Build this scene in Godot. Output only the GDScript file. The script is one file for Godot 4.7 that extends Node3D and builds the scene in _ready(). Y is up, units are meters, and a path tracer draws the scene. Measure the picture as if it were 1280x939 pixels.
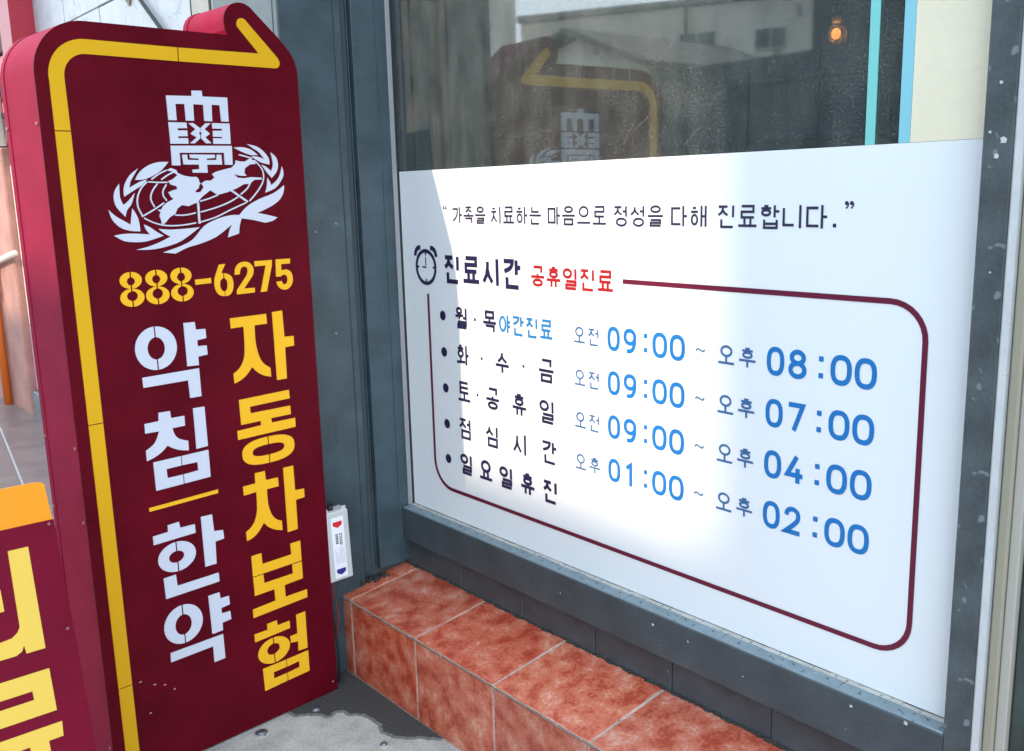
extends Node3D
# A clinic's street front: a pillar sign, an opening-hours sticker on a shop window, a tiled step.
# x runs along the window, y up, z towards the street; the sticker's face is z = 0.

var rng := RandomNumberGenerator.new()
var M := {}
var names := {}

# ---------------------------------------------------------------- helpers
func lin(r: float, g: float, b: float, a := 1.0) -> Color:
	var c := Color(r, g, b).linear_to_srgb()
	c.a = a
	return c

func numbered(n: String) -> String:
	if not names.has(n):
		names[n] = 0
		return n
	names[n] += 1
	return "%s_%03d" % [n, names[n]]

func thing(called: String, label: String, category: String, at := Vector3.ZERO, turn := 0.0, group := "") -> Node3D:
	var o := Node3D.new()
	o.name = numbered(called)
	add_child(o)
	o.position = at
	o.rotation.y = turn
	o.set_meta("label", label)
	o.set_meta("category", category)
	if group:
		o.set_meta("group", group)
	return o

func setting(called: String, at := Vector3.ZERO) -> Node3D:
	var o := Node3D.new()
	o.name = numbered(called)
	add_child(o)
	o.position = at
	o.set_meta("kind", "structure")
	return o

func part(called: String, mesh: Mesh, mat: Material, parent: Node, at := Vector3.ZERO, rot := Vector3.ZERO) -> MeshInstance3D:
	var o := MeshInstance3D.new()
	o.name = called
	o.mesh = mesh
	o.material_override = mat
	parent.add_child(o, true)
	o.position = at
	o.rotation = rot
	return o

func mb() -> SurfaceTool:
	var st := SurfaceTool.new()
	st.begin(Mesh.PRIMITIVE_TRIANGLES)
	st.set_smooth_group(-1)
	return st

func done(st: SurfaceTool) -> ArrayMesh:
	st.generate_normals()
	return st.commit()

func tri(st: SurfaceTool, a: Vector3, b: Vector3, c: Vector3, out: Vector3) -> void:
	# front faces run clockwise seen from outside
	if (b - a).cross(c - a).dot(out) > 0.0:
		var t := b
		b = c
		c = t
	st.add_vertex(a)
	st.add_vertex(b)
	st.add_vertex(c)

func quad(st: SurfaceTool, a: Vector3, b: Vector3, c: Vector3, d: Vector3, out: Vector3) -> void:
	tri(st, a, b, c, out)
	tri(st, a, c, d, out)

# a box between two corners with chamfered edges
func add_box(st: SurfaceTool, lo: Vector3, hi: Vector3, bv := 0.0) -> void:
	var c := (lo + hi) * 0.5
	var h := (hi - lo) * 0.5
	bv = minf(bv, minf(h.x, minf(h.y, h.z)) * 0.9)
	var i := h - Vector3(bv, bv, bv)
	for ax in 3:
		var u := (ax + 1) % 3
		var v := (ax + 2) % 3
		for s in [-1.0, 1.0]:
			var p := []
			for k in [[-1.0, -1.0], [1.0, -1.0], [1.0, 1.0], [-1.0, 1.0]]:
				var q := Vector3.ZERO
				q[ax] = s * h[ax]
				q[u] = k[0] * i[u]
				q[v] = k[1] * i[v]
				p.append(c + q)
			var out := Vector3.ZERO
			out[ax] = s
			quad(st, p[0], p[1], p[2], p[3], out)
	if bv <= 0.0:
		return
	for ax in 3:
		var u := (ax + 1) % 3
		var v := (ax + 2) % 3
		for su in [-1.0, 1.0]:
			for sv in [-1.0, 1.0]:
				var p := []
				for k in [[-1.0, 0], [1.0, 0], [1.0, 1], [-1.0, 1]]:
					var q := Vector3.ZERO
					q[ax] = k[0] * i[ax]
					q[u] = su * (h[u] if k[1] == 0 else i[u])
					q[v] = sv * (i[v] if k[1] == 0 else h[v])
					p.append(c + q)
				var out := Vector3.ZERO
				out[u] = su
				out[v] = sv
				quad(st, p[0], p[1], p[2], p[3], out)
	for sx in [-1.0, 1.0]:
		for sy in [-1.0, 1.0]:
			for sz in [-1.0, 1.0]:
				tri(st, c + Vector3(sx * h.x, sy * i.y, sz * i.z), c + Vector3(sx * i.x, sy * h.y, sz * i.z), c + Vector3(sx * i.x, sy * i.y, sz * h.z), Vector3(sx, sy, sz))

func box(lo: Vector3, hi: Vector3, bv := 0.0) -> ArrayMesh:
	var st := mb()
	add_box(st, lo, hi, bv)
	return done(st)

# a flat outline given thickness along z
func add_prism(st: SurfaceTool, poly: PackedVector2Array, z0: float, z1: float, caps := 3) -> void:
	if not Geometry2D.is_polygon_clockwise(poly):
		poly = poly.duplicate()
		poly.reverse()
	var idx := Geometry2D.triangulate_polygon(poly)
	for k in range(0, idx.size(), 3):
		var a := poly[idx[k]]
		var b := poly[idx[k + 1]]
		var c := poly[idx[k + 2]]
		if caps & 1:
			tri(st, Vector3(a.x, a.y, z1), Vector3(b.x, b.y, z1), Vector3(c.x, c.y, z1), Vector3(0, 0, 1))
		if caps & 2:
			tri(st, Vector3(a.x, a.y, z0), Vector3(b.x, b.y, z0), Vector3(c.x, c.y, z0), Vector3(0, 0, -1))
	var n := poly.size()
	for k in n:
		var a := poly[k]
		var b := poly[(k + 1) % n]
		var e := b - a
		var out := Vector3(-e.y, e.x, 0)  # clockwise in y-up
		if Geometry2D.is_polygon_clockwise(poly):
			out = Vector3(-e.y, e.x, 0)
		quad(st, Vector3(a.x, a.y, z0), Vector3(b.x, b.y, z0), Vector3(b.x, b.y, z1), Vector3(a.x, a.y, z1), out)

func prism(poly: PackedVector2Array, z0: float, z1: float) -> ArrayMesh:
	var st := mb()
	add_prism(st, poly, z0, z1)
	return done(st)

func add_tube(st: SurfaceTool, path: Array, r: float, n := 10) -> void:
	st.set_smooth_group(1)
	var rings := []
	var side := Vector3.ZERO
	for k in path.size():
		var d: Vector3 = (path[mini(k + 1, path.size() - 1)] - path[maxi(k - 1, 0)]).normalized()
		if side == Vector3.ZERO:
			side = d.cross(Vector3(0.31, 0.52, 0.8)).normalized()
		side = (side - d * side.dot(d)).normalized()
		var up := d.cross(side)
		var ring := []
		for j in n:
			var a := TAU * j / n
			ring.append(path[k] + (side * cos(a) + up * sin(a)) * r)
		rings.append(ring)
	for k in rings.size() - 1:
		for j in n:
			var j2 := (j + 1) % n
			var a: Vector3 = rings[k][j]
			quad(st, a, rings[k][j2], rings[k + 1][j2], rings[k + 1][j], a - path[k] + (rings[k][j2] - path[k]))
	for e in [0, rings.size() - 1]:
		var d: Vector3 = path[e] - path[1 if e == 0 else e - 1]
		for j in n:
			tri(st, path[e], rings[e][j], rings[e][(j + 1) % n], d)

func tube(path: Array, r: float, n := 10) -> ArrayMesh:
	var st := mb()
	add_tube(st, path, r, n)
	return done(st)

func disc(r: float, h: float, dome := 0.5) -> ArrayMesh:
	# a low round head along +z
	var st := mb()
	var n := 14
	for k in n:
		var a0 := TAU * k / n
		var a1 := TAU * (k + 1) / n
		var e0 := Vector3(cos(a0), sin(a0), 0)
		var e1 := Vector3(cos(a1), sin(a1), 0)
		quad(st, e0 * r, e1 * r, e1 * r + Vector3(0, 0, h * dome), e0 * r + Vector3(0, 0, h * dome), e0 + e1)
		quad(st, e0 * r + Vector3(0, 0, h * dome), e1 * r + Vector3(0, 0, h * dome), e1 * r * 0.6 + Vector3(0, 0, h), e0 * r * 0.6 + Vector3(0, 0, h), e0 + e1 + Vector3(0, 0, 1))
		tri(st, Vector3(0, 0, h), e0 * r * 0.6 + Vector3(0, 0, h), e1 * r * 0.6 + Vector3(0, 0, h), Vector3(0, 0, 1))
	return done(st)

# ---------------------------------------------------------------- computed textures
func noise_image(size: int, freq: float, seed_: int, oct := 4, kind := FastNoiseLite.TYPE_SIMPLEX_SMOOTH) -> Image:
	var n := FastNoiseLite.new()
	n.noise_type = kind
	n.seed = seed_
	n.frequency = freq
	n.fractal_octaves = oct
	return n.get_seamless_image(size, size)

func paint(size: int, f: Callable) -> ImageTexture:
	var im := Image.create(size, size, false, Image.FORMAT_RGBA8)
	for y in size:
		for x in size:
			im.set_pixel(x, y, f.call(x, y))
	return ImageTexture.create_from_image(im)

func mat(c: Color, rough := 0.6, spec := 0.5) -> StandardMaterial3D:
	var m := StandardMaterial3D.new()
	m.albedo_color = c
	m.roughness = rough
	m.metallic_specular = spec
	return m

func tmat(tex: Texture2D, metres: float, rough := 0.7, world := true) -> StandardMaterial3D:
	var m := mat(Color.WHITE, rough)
	m.albedo_texture = tex
	m.uv1_triplanar = true
	m.uv1_world_triplanar = world
	m.uv1_scale = Vector3.ONE / metres
	m.uv1_triplanar_sharpness = 8.0
	return m

func relief(m: StandardMaterial3D, im: Image, scale_cm: float) -> void:
	m.heightmap_enabled = true
	m.heightmap_texture = ImageTexture.create_from_image(im)
	m.heightmap_scale = scale_cm

# a painted or worn surface: colour varied by two noises, plus specks of another colour with sharp outlines
func worn(seed_: int, base: Color, vary: float, specks: Array, size := 256) -> ImageTexture:
	var k := size / 256.0
	var a := noise_image(size, 0.012 / k, seed_, 4).get_data()
	var b := noise_image(size, 0.15 / k, seed_ + 1, 3).get_data()
	var layers := []
	for s in specks:  # [colour, frequency, threshold]
		layers.append(noise_image(size, s[1] * 2.0 / k, seed_ + 7 + layers.size(), 2).get_data())
	# tone curve looked up once for every level
	var n := size * size
	var out := PackedByteArray()
	out.resize(n * 3)
	var lut := PackedByteArray()
	lut.resize(4096)
	for i in 4096:
		lut[i] = int(clampf(Color(i / 4095.0, 0, 0).linear_to_srgb().r, 0, 1) * 255.0 + 0.5)
	for i in n:
		var t := 1.0 + vary * ((a[i] / 255.0 - 0.5) * 1.6 + (b[i] / 255.0 - 0.5) * 0.8)
		var r := base.r * t
		var g := base.g * t
		var bl := base.b * t
		for j in layers.size():
			var v: float = layers[j][i] / 255.0 - specks[j][2]
			if v > 0.0:
				var m := minf(v * 25.0, 1.0)
				var sc: Color = specks[j][0]
				r = lerpf(r, sc.r, m)
				g = lerpf(g, sc.g, m)
				bl = lerpf(bl, sc.b, m)
		out[i * 3] = lut[int(clampf(r, 0, 1) * 4095.0)]
		out[i * 3 + 1] = lut[int(clampf(g, 0, 1) * 4095.0)]
		out[i * 3 + 2] = lut[int(clampf(bl, 0, 1) * 4095.0)]
	return ImageTexture.create_from_image(Image.create_from_data(size, size, false, Image.FORMAT_RGB8, out))

func make_materials() -> void:
	# slate paint of frames and post
	M.slate = tmat(worn(11, Color(0.054, 0.068, 0.077), 0.28, [[Color(0.25, 0.29, 0.31), 0.055, 0.93], [Color(0.02, 0.025, 0.03), 0.05, 0.95]]), 0.42, 0.42)
	M.slate_jamb = tmat(worn(19, Color(0.062, 0.074, 0.080), 0.40, [[Color(0.17, 0.19, 0.20), 0.02, 0.82], [Color(0.5, 0.52, 0.52), 0.05, 0.945]]), 0.33, 0.5)
	M.post = tmat(worn(23, Color(0.038, 0.063, 0.077), 0.34, [[Color(0.020, 0.035, 0.045), 0.035, 0.93], [Color(0.10, 0.14, 0.16), 0.07, 0.94]]), 0.5, 0.45)
	M.groove = mat(lin(0.045, 0.06, 0.068), 0.8)
	M.masonry = mat(lin(0.30, 0.28, 0.26), 0.9)
	M.ledge = tmat(worn(31, Color(0.17, 0.215, 0.235), 0.25, [[Color(0.05, 0.06, 0.07), 0.03, 0.80]]), 0.25, 0.5)
	M.sealant = tmat(worn(37, Color(0.42, 0.40, 0.36), 0.3, [[Color(0.10, 0.09, 0.08), 0.02, 0.80]]), 0.2, 0.7)
	M.grime = tmat(worn(41, Color(0.030, 0.027, 0.024), 0.6, [[Color(0.16, 0.13, 0.10), 0.06, 0.82]]), 0.15, 0.95)
	M.chip = mat(lin(0.55, 0.55, 0.53), 0.7)
	M.bead = mat(lin(0.27, 0.27, 0.28), 0.5)
	M.gasket = mat(lin(0.012, 0.013, 0.015), 0.6)
	# terracotta tile glaze: mottled red with pale clouds
	var ta := noise_image(512, 0.017, 51, 6)
	var tb := noise_image(512, 0.10, 52, 4)
	var tc := noise_image(512, 0.30, 53, 2)
	var deep := Color(0.40, 0.054, 0.026)
	var mid := Color(0.56, 0.140, 0.075)
	var pale := Color(0.66, 0.32, 0.22)
	M.tile = tmat(paint(512, func(x, y):
		var v: float = ta.get_pixel(x, y).r * 0.58 + tb.get_pixel(x, y).r * 0.26 + tc.get_pixel(x, y).r * 0.22
		var c := deep.lerp(mid, smoothstep(0.34, 0.55, v)).lerp(pale, smoothstep(0.56, 0.84, v))
		if tc.get_pixel(x, y).r > 0.93:
			c = c.lerp(Color(0.05, 0.02, 0.015), 0.5)
		return c.linear_to_srgb()), 0.62, 0.34)
	M.grout = tmat(worn(57, Color(0.50, 0.37, 0.31), 0.4, [[Color(0.14, 0.09, 0.07), 0.03, 0.80]]), 0.2, 0.9)
	M.trim = tmat(worn(59, Color(0.20, 0.145, 0.12), 0.4, [[Color(0.42, 0.36, 0.32), 0.02, 0.78]]), 0.2, 0.6)
	# concrete
	var ca := noise_image(512, 0.012, 61, 5)
	var cb := noise_image(512, 0.10, 62, 3)
	var cc := noise_image(512, 0.40, 63, 2)
	M.concrete = tmat(paint(512, func(x, y):
		var v: float = 0.43 * (0.62 + 0.40 * ca.get_pixel(x, y).r + 0.36 * cb.get_pixel(x, y).r)
		var f: float = cc.get_pixel(x, y).r
		v *= 0.68 + 0.64 * f
		if f < 0.14 or cb.get_pixel(x, y).r < 0.10:
			v *= 0.55
		return Color(v, v * 0.95, v * 0.85).linear_to_srgb()), 0.5, 0.9)
	relief(M.concrete, cc, 0.12)
	M.wet = tmat(paint(256, func(x, y):
		var v: float = 0.060 * (0.0 + 0.9 * cb.get_pixel(x, y).r + 1.2 * cc.get_pixel(x, y).r)
		return Color(v, v, v * 0.94).linear_to_srgb()), 0.2, 0.6)
	M.wet.metallic_specular = 0.3
	M.damp = tmat(paint(256, func(x, y):
		var v: float = 0.17 * (0.3 + 0.8 * cb.get_pixel(x, y).r + 0.6 * cc.get_pixel(x, y).r)
		return Color(v, v * 0.97, v * 0.90).linear_to_srgb()), 0.25, 0.7)
	M.stone_tile = tmat(worn(71, Color(0.18, 0.130, 0.120), 0.3, [[Color(0.27, 0.23, 0.22), 0.08, 0.85]]), 0.8, 0.35)
	M.pale_joint = mat(lin(0.5, 0.47, 0.45), 0.9)
	M.asphalt = tmat(worn(73, Color(0.055, 0.055, 0.057), 0.4, [[Color(0.12, 0.12, 0.12), 0.2, 0.82]]), 1.2, 0.9)
	# pillar sign
	M.shell = tmat(worn(81, Color(0.25, 0.015, 0.044), 0.14, [[Color(0.32, 0.06, 0.09), 0.10, 0.95]]), 0.4, 0.42)
	M.face = tmat(worn(83, Color(0.098, 0.0030, 0.0098), 0.24, [[Color(0.17, 0.035, 0.045), 0.11, 0.955]]), 0.6, 0.45)
	M.face.metallic_specular = 0.16
	M.shell.metallic_specular = 0.12
	M.shell.roughness = 0.6
	M.yellow = mat(lin(0.66, 0.36, 0.014), 0.45, 0.2)
	M.white = mat(lin(0.55, 0.57, 0.66), 0.45, 0.2)
	M.letter_yellow = mat(lin(0.82, 0.43, 0.022), 0.45, 0.2)
	M.scratch = mat(lin(0.55, 0.45, 0.42), 0.8)
	M.screw = mat(lin(0.26, 0.06, 0.08), 0.4)
	M.steel = mat(lin(0.22, 0.23, 0.26), 0.45)
	M.steel.metallic = 0.85
	# board sign
	M.plastic_yellow = mat(lin(0.80, 0.27, 0.008), 0.4, 0.3)
	M.board = tmat(worn(87, Color(0.150, 0.006, 0.021), 0.14, []), 0.5, 0.6)
	M.board.metallic_specular = 0.15
	M.board_letter = mat(lin(0.72, 0.47, 0.08), 0.5, 0.25)
	# sticker
	M.film = mat(lin(0.80, 0.81, 0.82), 0.42)
	M.navy = mat(lin(0.014, 0.012, 0.060), 0.42)
	M.charcoal = mat(lin(0.022, 0.020, 0.060), 0.42)
	M.blue = mat(lin(0.006, 0.165, 0.47), 0.42)
	M.light_blue = mat(lin(0.02, 0.19, 0.44), 0.42)
	M.pale_blue = mat(lin(0.04, 0.13, 0.30), 0.42)
	M.red = mat(lin(0.38, 0.010, 0.016), 0.42)
	M.maroon = mat(lin(0.130, 0.004, 0.030), 0.42)
	# window
	M.glass = mat(Color(0.10, 0.22, 0.22, 0.02), 0.0, 0.30)
	M.glass.transparency = BaseMaterial3D.TRANSPARENCY_ALPHA
	var ma := noise_image(256, 0.01, 91, 3)
	var mirror := StandardMaterial3D.new()
	mirror.albedo_color = lin(0.80, 0.86, 0.88)
	mirror.metallic = 1.0
	mirror.roughness = 0.03
	mirror.transparency = BaseMaterial3D.TRANSPARENCY_ALPHA
	mirror.albedo_texture = paint(256, func(x, y): return Color(1, 1, 1, 0.155 + 0.04 * ma.get_pixel(x, y).r))
	M.mirror = mirror
	# dark see-through sheet added behind the pane to dim the room
	M.dim_sheet = mat(lin(0.004, 0.016, 0.022, 0.62), 0.9, 0.0)
	M.dim_sheet.transparency = BaseMaterial3D.TRANSPARENCY_ALPHA
	# dust: fine specks, run marks and wiped streaks, see-through between
	var dn := FastNoiseLite.new()
	dn.seed = 95
	dn.frequency = 0.30
	dn.fractal_octaves = 2
	var da := dn.get_seamless_image(1024, 512)
	dn.seed = 96
	dn.frequency = 0.012
	dn.fractal_octaves = 4
	var db := dn.get_seamless_image(1024, 512)
	var im := Image.create(1024, 512, false, Image.FORMAT_RGBA8)
	for y in 512:
		for x in 1024:
			var sp: float = da.get_pixel(x, y).r
			var run: float = 0.5 * db.get_pixel((x * 2) % 1024, int(y * 0.5)).r + 0.5 * db.get_pixel(x, y).r
			var al := 0.015 + 0.075 * run + 0.17 * run * smoothstep(0.40, 0.80, sp)
			if sp > 0.84:
				al += 0.30 * smoothstep(0.84, 0.93, sp)
			im.set_pixel(x, y, Color(1, 1, 1, al))
	var dr := RandomNumberGenerator.new()
	dr.seed = 5
	for k in 42:
		var c := Vector2(dr.randfn(590, 90), dr.randf_range(250, 505))
		var ang := dr.randfn(-0.9, 0.35)
		var len := dr.randf_range(8, 36)
		for j in int(len * 2):
			var q := c + Vector2(cos(ang), sin(ang)) * j * 0.5 + Vector2(0, dr.randf_range(-0.8, 0.8))
			if q.x > 1 and q.x < 1022 and q.y > 1 and q.y < 510:
				im.set_pixel(int(q.x), int(q.y), Color(1, 1, 1, dr.randf_range(0.08, 0.25)))
	var dust := StandardMaterial3D.new()
	dust.albedo_color = lin(0.52, 0.54, 0.49)
	dust.roughness = 1.0
	dust.metallic_specular = 0.0
	dust.transparency = BaseMaterial3D.TRANSPARENCY_ALPHA
	dust.albedo_texture = ImageTexture.create_from_image(im)
	M.dust = dust
	M.teal_strip = mat(lin(0.20, 0.58, 0.55), 0.4)
	M.sky_strip = mat(lin(0.24, 0.56, 0.64), 0.4)
	M.cream_film = tmat(worn(97, Color(0.82, 0.74, 0.55), 0.06, [[Color(0.74, 0.67, 0.50), 0.012, 0.86]]), 0.7, 0.45)
	M.room = mat(lin(0.05, 0.15, 0.17), 0.8)
	M.aluminium = mat(lin(0.40, 0.37, 0.32), 0.5)
	M.tan = mat(lin(0.30, 0.27, 0.20), 0.6)
	M.white_caulk = tmat(worn(99, Color(0.55, 0.55, 0.55), 0.12, [[Color(0.35, 0.36, 0.37), 0.03, 0.88]]), 0.3, 0.6)
	M.green_dark = tmat(worn(101, Color(0.045, 0.060, 0.055), 0.3, [[Color(0.16, 0.18, 0.17), 0.05, 0.92]]), 0.4, 0.4)
	# neighbouring shop front
	var va := noise_image(256, 0.016, 105, 5, FastNoiseLite.TYPE_PERLIN)
	var vb := noise_image(256, 0.04, 106, 4)
	M.marble = tmat(paint(256, func(x, y):
		var v: float = absf(va.get_pixel(x, y).r - 0.5)
		var c := Color(0.50, 0.50, 0.51) * (0.9 + 0.2 * vb.get_pixel(x, y).r)
		if v < 0.012:
			c = c.lerp(Color(0.30, 0.30, 0.31), 0.7)
		return Color(c.r, c.g, c.b).linear_to_srgb()), 1.6, 0.4)
	M.cream = tmat(worn(109, Color(0.62, 0.55, 0.45), 0.15, []), 0.9, 0.7)
	M.pink = tmat(worn(113, Color(0.62, 0.40, 0.45), 0.12, []), 0.9, 0.6)
	M.salmon = tmat(worn(117, Color(0.42, 0.20, 0.16), 0.3, []), 0.9, 0.7)
	M.red_paint = mat(lin(0.42, 0.02, 0.04), 0.45)
	M.dark_brown = mat(lin(0.06, 0.03, 0.025), 0.6)
	M.orange = mat(lin(0.75, 0.17, 0.02), 0.5)
	M.white_paint = mat(lin(0.74, 0.66, 0.58), 0.6)
	M.skirting = tmat(worn(115, Color(0.16, 0.17, 0.17), 0.3, []), 0.5, 0.6)
	M.brown_patch = mat(lin(0.28, 0.23, 0.16), 0.9)
	M.dark_line = mat(lin(0.05, 0.055, 0.05), 0.8)
	# across the street
	M.beige_wall = tmat(worn(121, Color(0.66, 0.60, 0.52), 0.25, [[Color(0.30, 0.27, 0.24), 0.012, 0.80]]), 6.0, 0.9)
	M.grey_wall = tmat(worn(123, Color(0.22, 0.22, 0.215), 0.25, []), 5.0, 0.9)
	M.dark_wall = tmat(worn(125, Color(0.05, 0.055, 0.062), 0.25, []), 4.0, 0.8)
	M.panel_dark = tmat(worn(127, Color(0.035, 0.045, 0.058), 0.25, []), 3.0, 0.6)
	M.roof_tile = tmat(worn(129, Color(0.14, 0.125, 0.12), 0.3, []), 2.0, 0.85)
	M.window_frame = mat(lin(0.55, 0.55, 0.53), 0.5)
	M.window_glass = mat(lin(0.02, 0.05, 0.06), 0.08)
	M.brown_wall = tmat(worn(131, Color(0.19, 0.10, 0.05), 0.25, []), 2.0, 0.8)
	M.awning_yellow = mat(lin(0.50, 0.36, 0.06), 0.6)
	M.awning_red = mat(lin(0.22, 0.05, 0.035), 0.6)
	M.car_paint = mat(lin(0.05, 0.06, 0.07), 0.3)
	M.tyre = mat(lin(0.02, 0.02, 0.02), 0.9)
	M.driver = mat(lin(0.50, 0.50, 0.50), 0.45)
	M.label_white = mat(lin(0.75, 0.76, 0.80), 0.5)
	M.label_red = mat(lin(0.60, 0.015, 0.02), 0.5)
	M.label_blue = mat(lin(0.02, 0.02, 0.20), 0.5)
	M.label_grey = mat(lin(0.42, 0.42, 0.46), 0.5)
	M.label_black = mat(lin(0.02, 0.02, 0.02), 0.5)
	M.black_rubber = mat(lin(0.015, 0.015, 0.017), 0.6)
	M.wire_red = mat(lin(0.30, 0.02, 0.03), 0.5)

# ---------------------------------------------------------------- lettering made of pen strokes
# a stroke is [points, closed]; points lie in a unit box, y up
func curve(pts: Array, n := 5, closed := false) -> PackedVector2Array:
	var out := PackedVector2Array()
	var m := pts.size()
	for i in (m if closed else m - 1):
		var p0: Vector2 = pts[(i - 1 + m) % m] if closed or i > 0 else pts[i]
		var p1: Vector2 = pts[i]
		var p2: Vector2 = pts[(i + 1) % m]
		var p3: Vector2 = pts[(i + 2) % m] if closed or i + 2 < m else pts[i + 1]
		for k in n:
			out.append(p1.cubic_interpolate(p2, p0, p3, float(k) / n))
	if not closed:
		out.append(pts[m - 1])
	return out

func oval(x0: float, y0: float, x1: float, y1: float, pw := 2.0, n := 28) -> PackedVector2Array:
	var out := PackedVector2Array()
	for k in n:
		var a := TAU * k / n
		var c := cos(a)
		var s := sin(a)
		out.append(Vector2((x0 + x1) / 2 + (x1 - x0) / 2 * signf(c) * pow(absf(c), 2 / pw), (y0 + y1) / 2 + (y1 - y0) / 2 * signf(s) * pow(absf(s), 2 / pw)))
	return out

func jamo(c: String, x0: float, y0: float, x1: float, y1: float, before_stem := false) -> Array:
	var s := []
	var P := func(arr: Array) -> PackedVector2Array:
		var o := PackedVector2Array()
		for k in range(0, arr.size(), 2):
			o.append(Vector2(lerpf(x0, x1, arr[k]), lerpf(y0, y1, arr[k + 1])))
		return o
	match c:
		"g":
			if before_stem:
				s.append([P.call([0, 1, 0.95, 1, 0.93, 0.75, 0.82, 0.5, 0.6, 0.28, 0.05, 0.02]), false])
			else:
				s.append([P.call([0, 1, 1, 1, 0.97, 0]), false])
		"n":
			s.append([P.call([0, 1, 0, 0.03, 1, 0.03]), false])
		"d":
			s.append([P.call([1, 1, 0, 1, 0, 0, 1.05, 0]), false])
		"l":
			s.append([P.call([0, 1, 1, 1, 1, 0.5, 0, 0.5, 0, 0, 1.05, 0]), false])
		"m":
			s.append([P.call([0, 1, 1, 1, 1, 0, 0, 0]), true])
		"b":
			s.append([P.call([0, 1, 0, 0, 1, 0, 1, 1]), false])
			s.append([P.call([0, 0.5, 1, 0.5]), false])
		"s":
			s.append([P.call([0.5, 1, 0.48, 0.72, 0.35, 0.35, 0, 0]), false])
			s.append([P.call([0.48, 0.62, 0.66, 0.3, 1, 0]), false])
		"o":
			s.append([oval(x0, y0, x1, y1), true])
		"j", "c":
			var t := 1.0 if c == "j" else 0.78
			s.append([P.call([0.02, t, 0.98, t]), false])
			s.append([P.call([0.5, t, 0.47, t * 0.66, 0.32, 0.28, 0, 0]), false])
			s.append([P.call([0.47, t * 0.6, 0.66, 0.25, 1, 0]), false])
			if c == "c":
				s.append([P.call([0.28, 1.02, 0.72, 1.02]), false])
		"t":
			s.append([P.call([1, 1, 0, 1, 0, 0, 1.05, 0]), false])
			s.append([P.call([0, 0.5, 1, 0.5]), false])
		"h":
			s.append([P.call([0.28, 1.02, 0.72, 1.02]), false])
			s.append([P.call([0, 0.78, 1, 0.78]), false])
			s.append([oval(lerpf(x0, x1, 0.1), y0, lerpf(x0, x1, 0.9), lerpf(y0, y1, 0.58)), true])
	return s

const LEAD := "g,G,n,d,D,l,m,b,B,s,S,o,j,J,c,k,t,p,h"
const TAIL := ",g,,,n,,,d,l,,,,,,,,m,b,,s,,o,j,c,k,t,p,h"

func line2(x0: float, y0: float, x1: float, y1: float) -> Array:
	return [PackedVector2Array([Vector2(x0, y0), Vector2(x1, y1)]), false]

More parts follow.
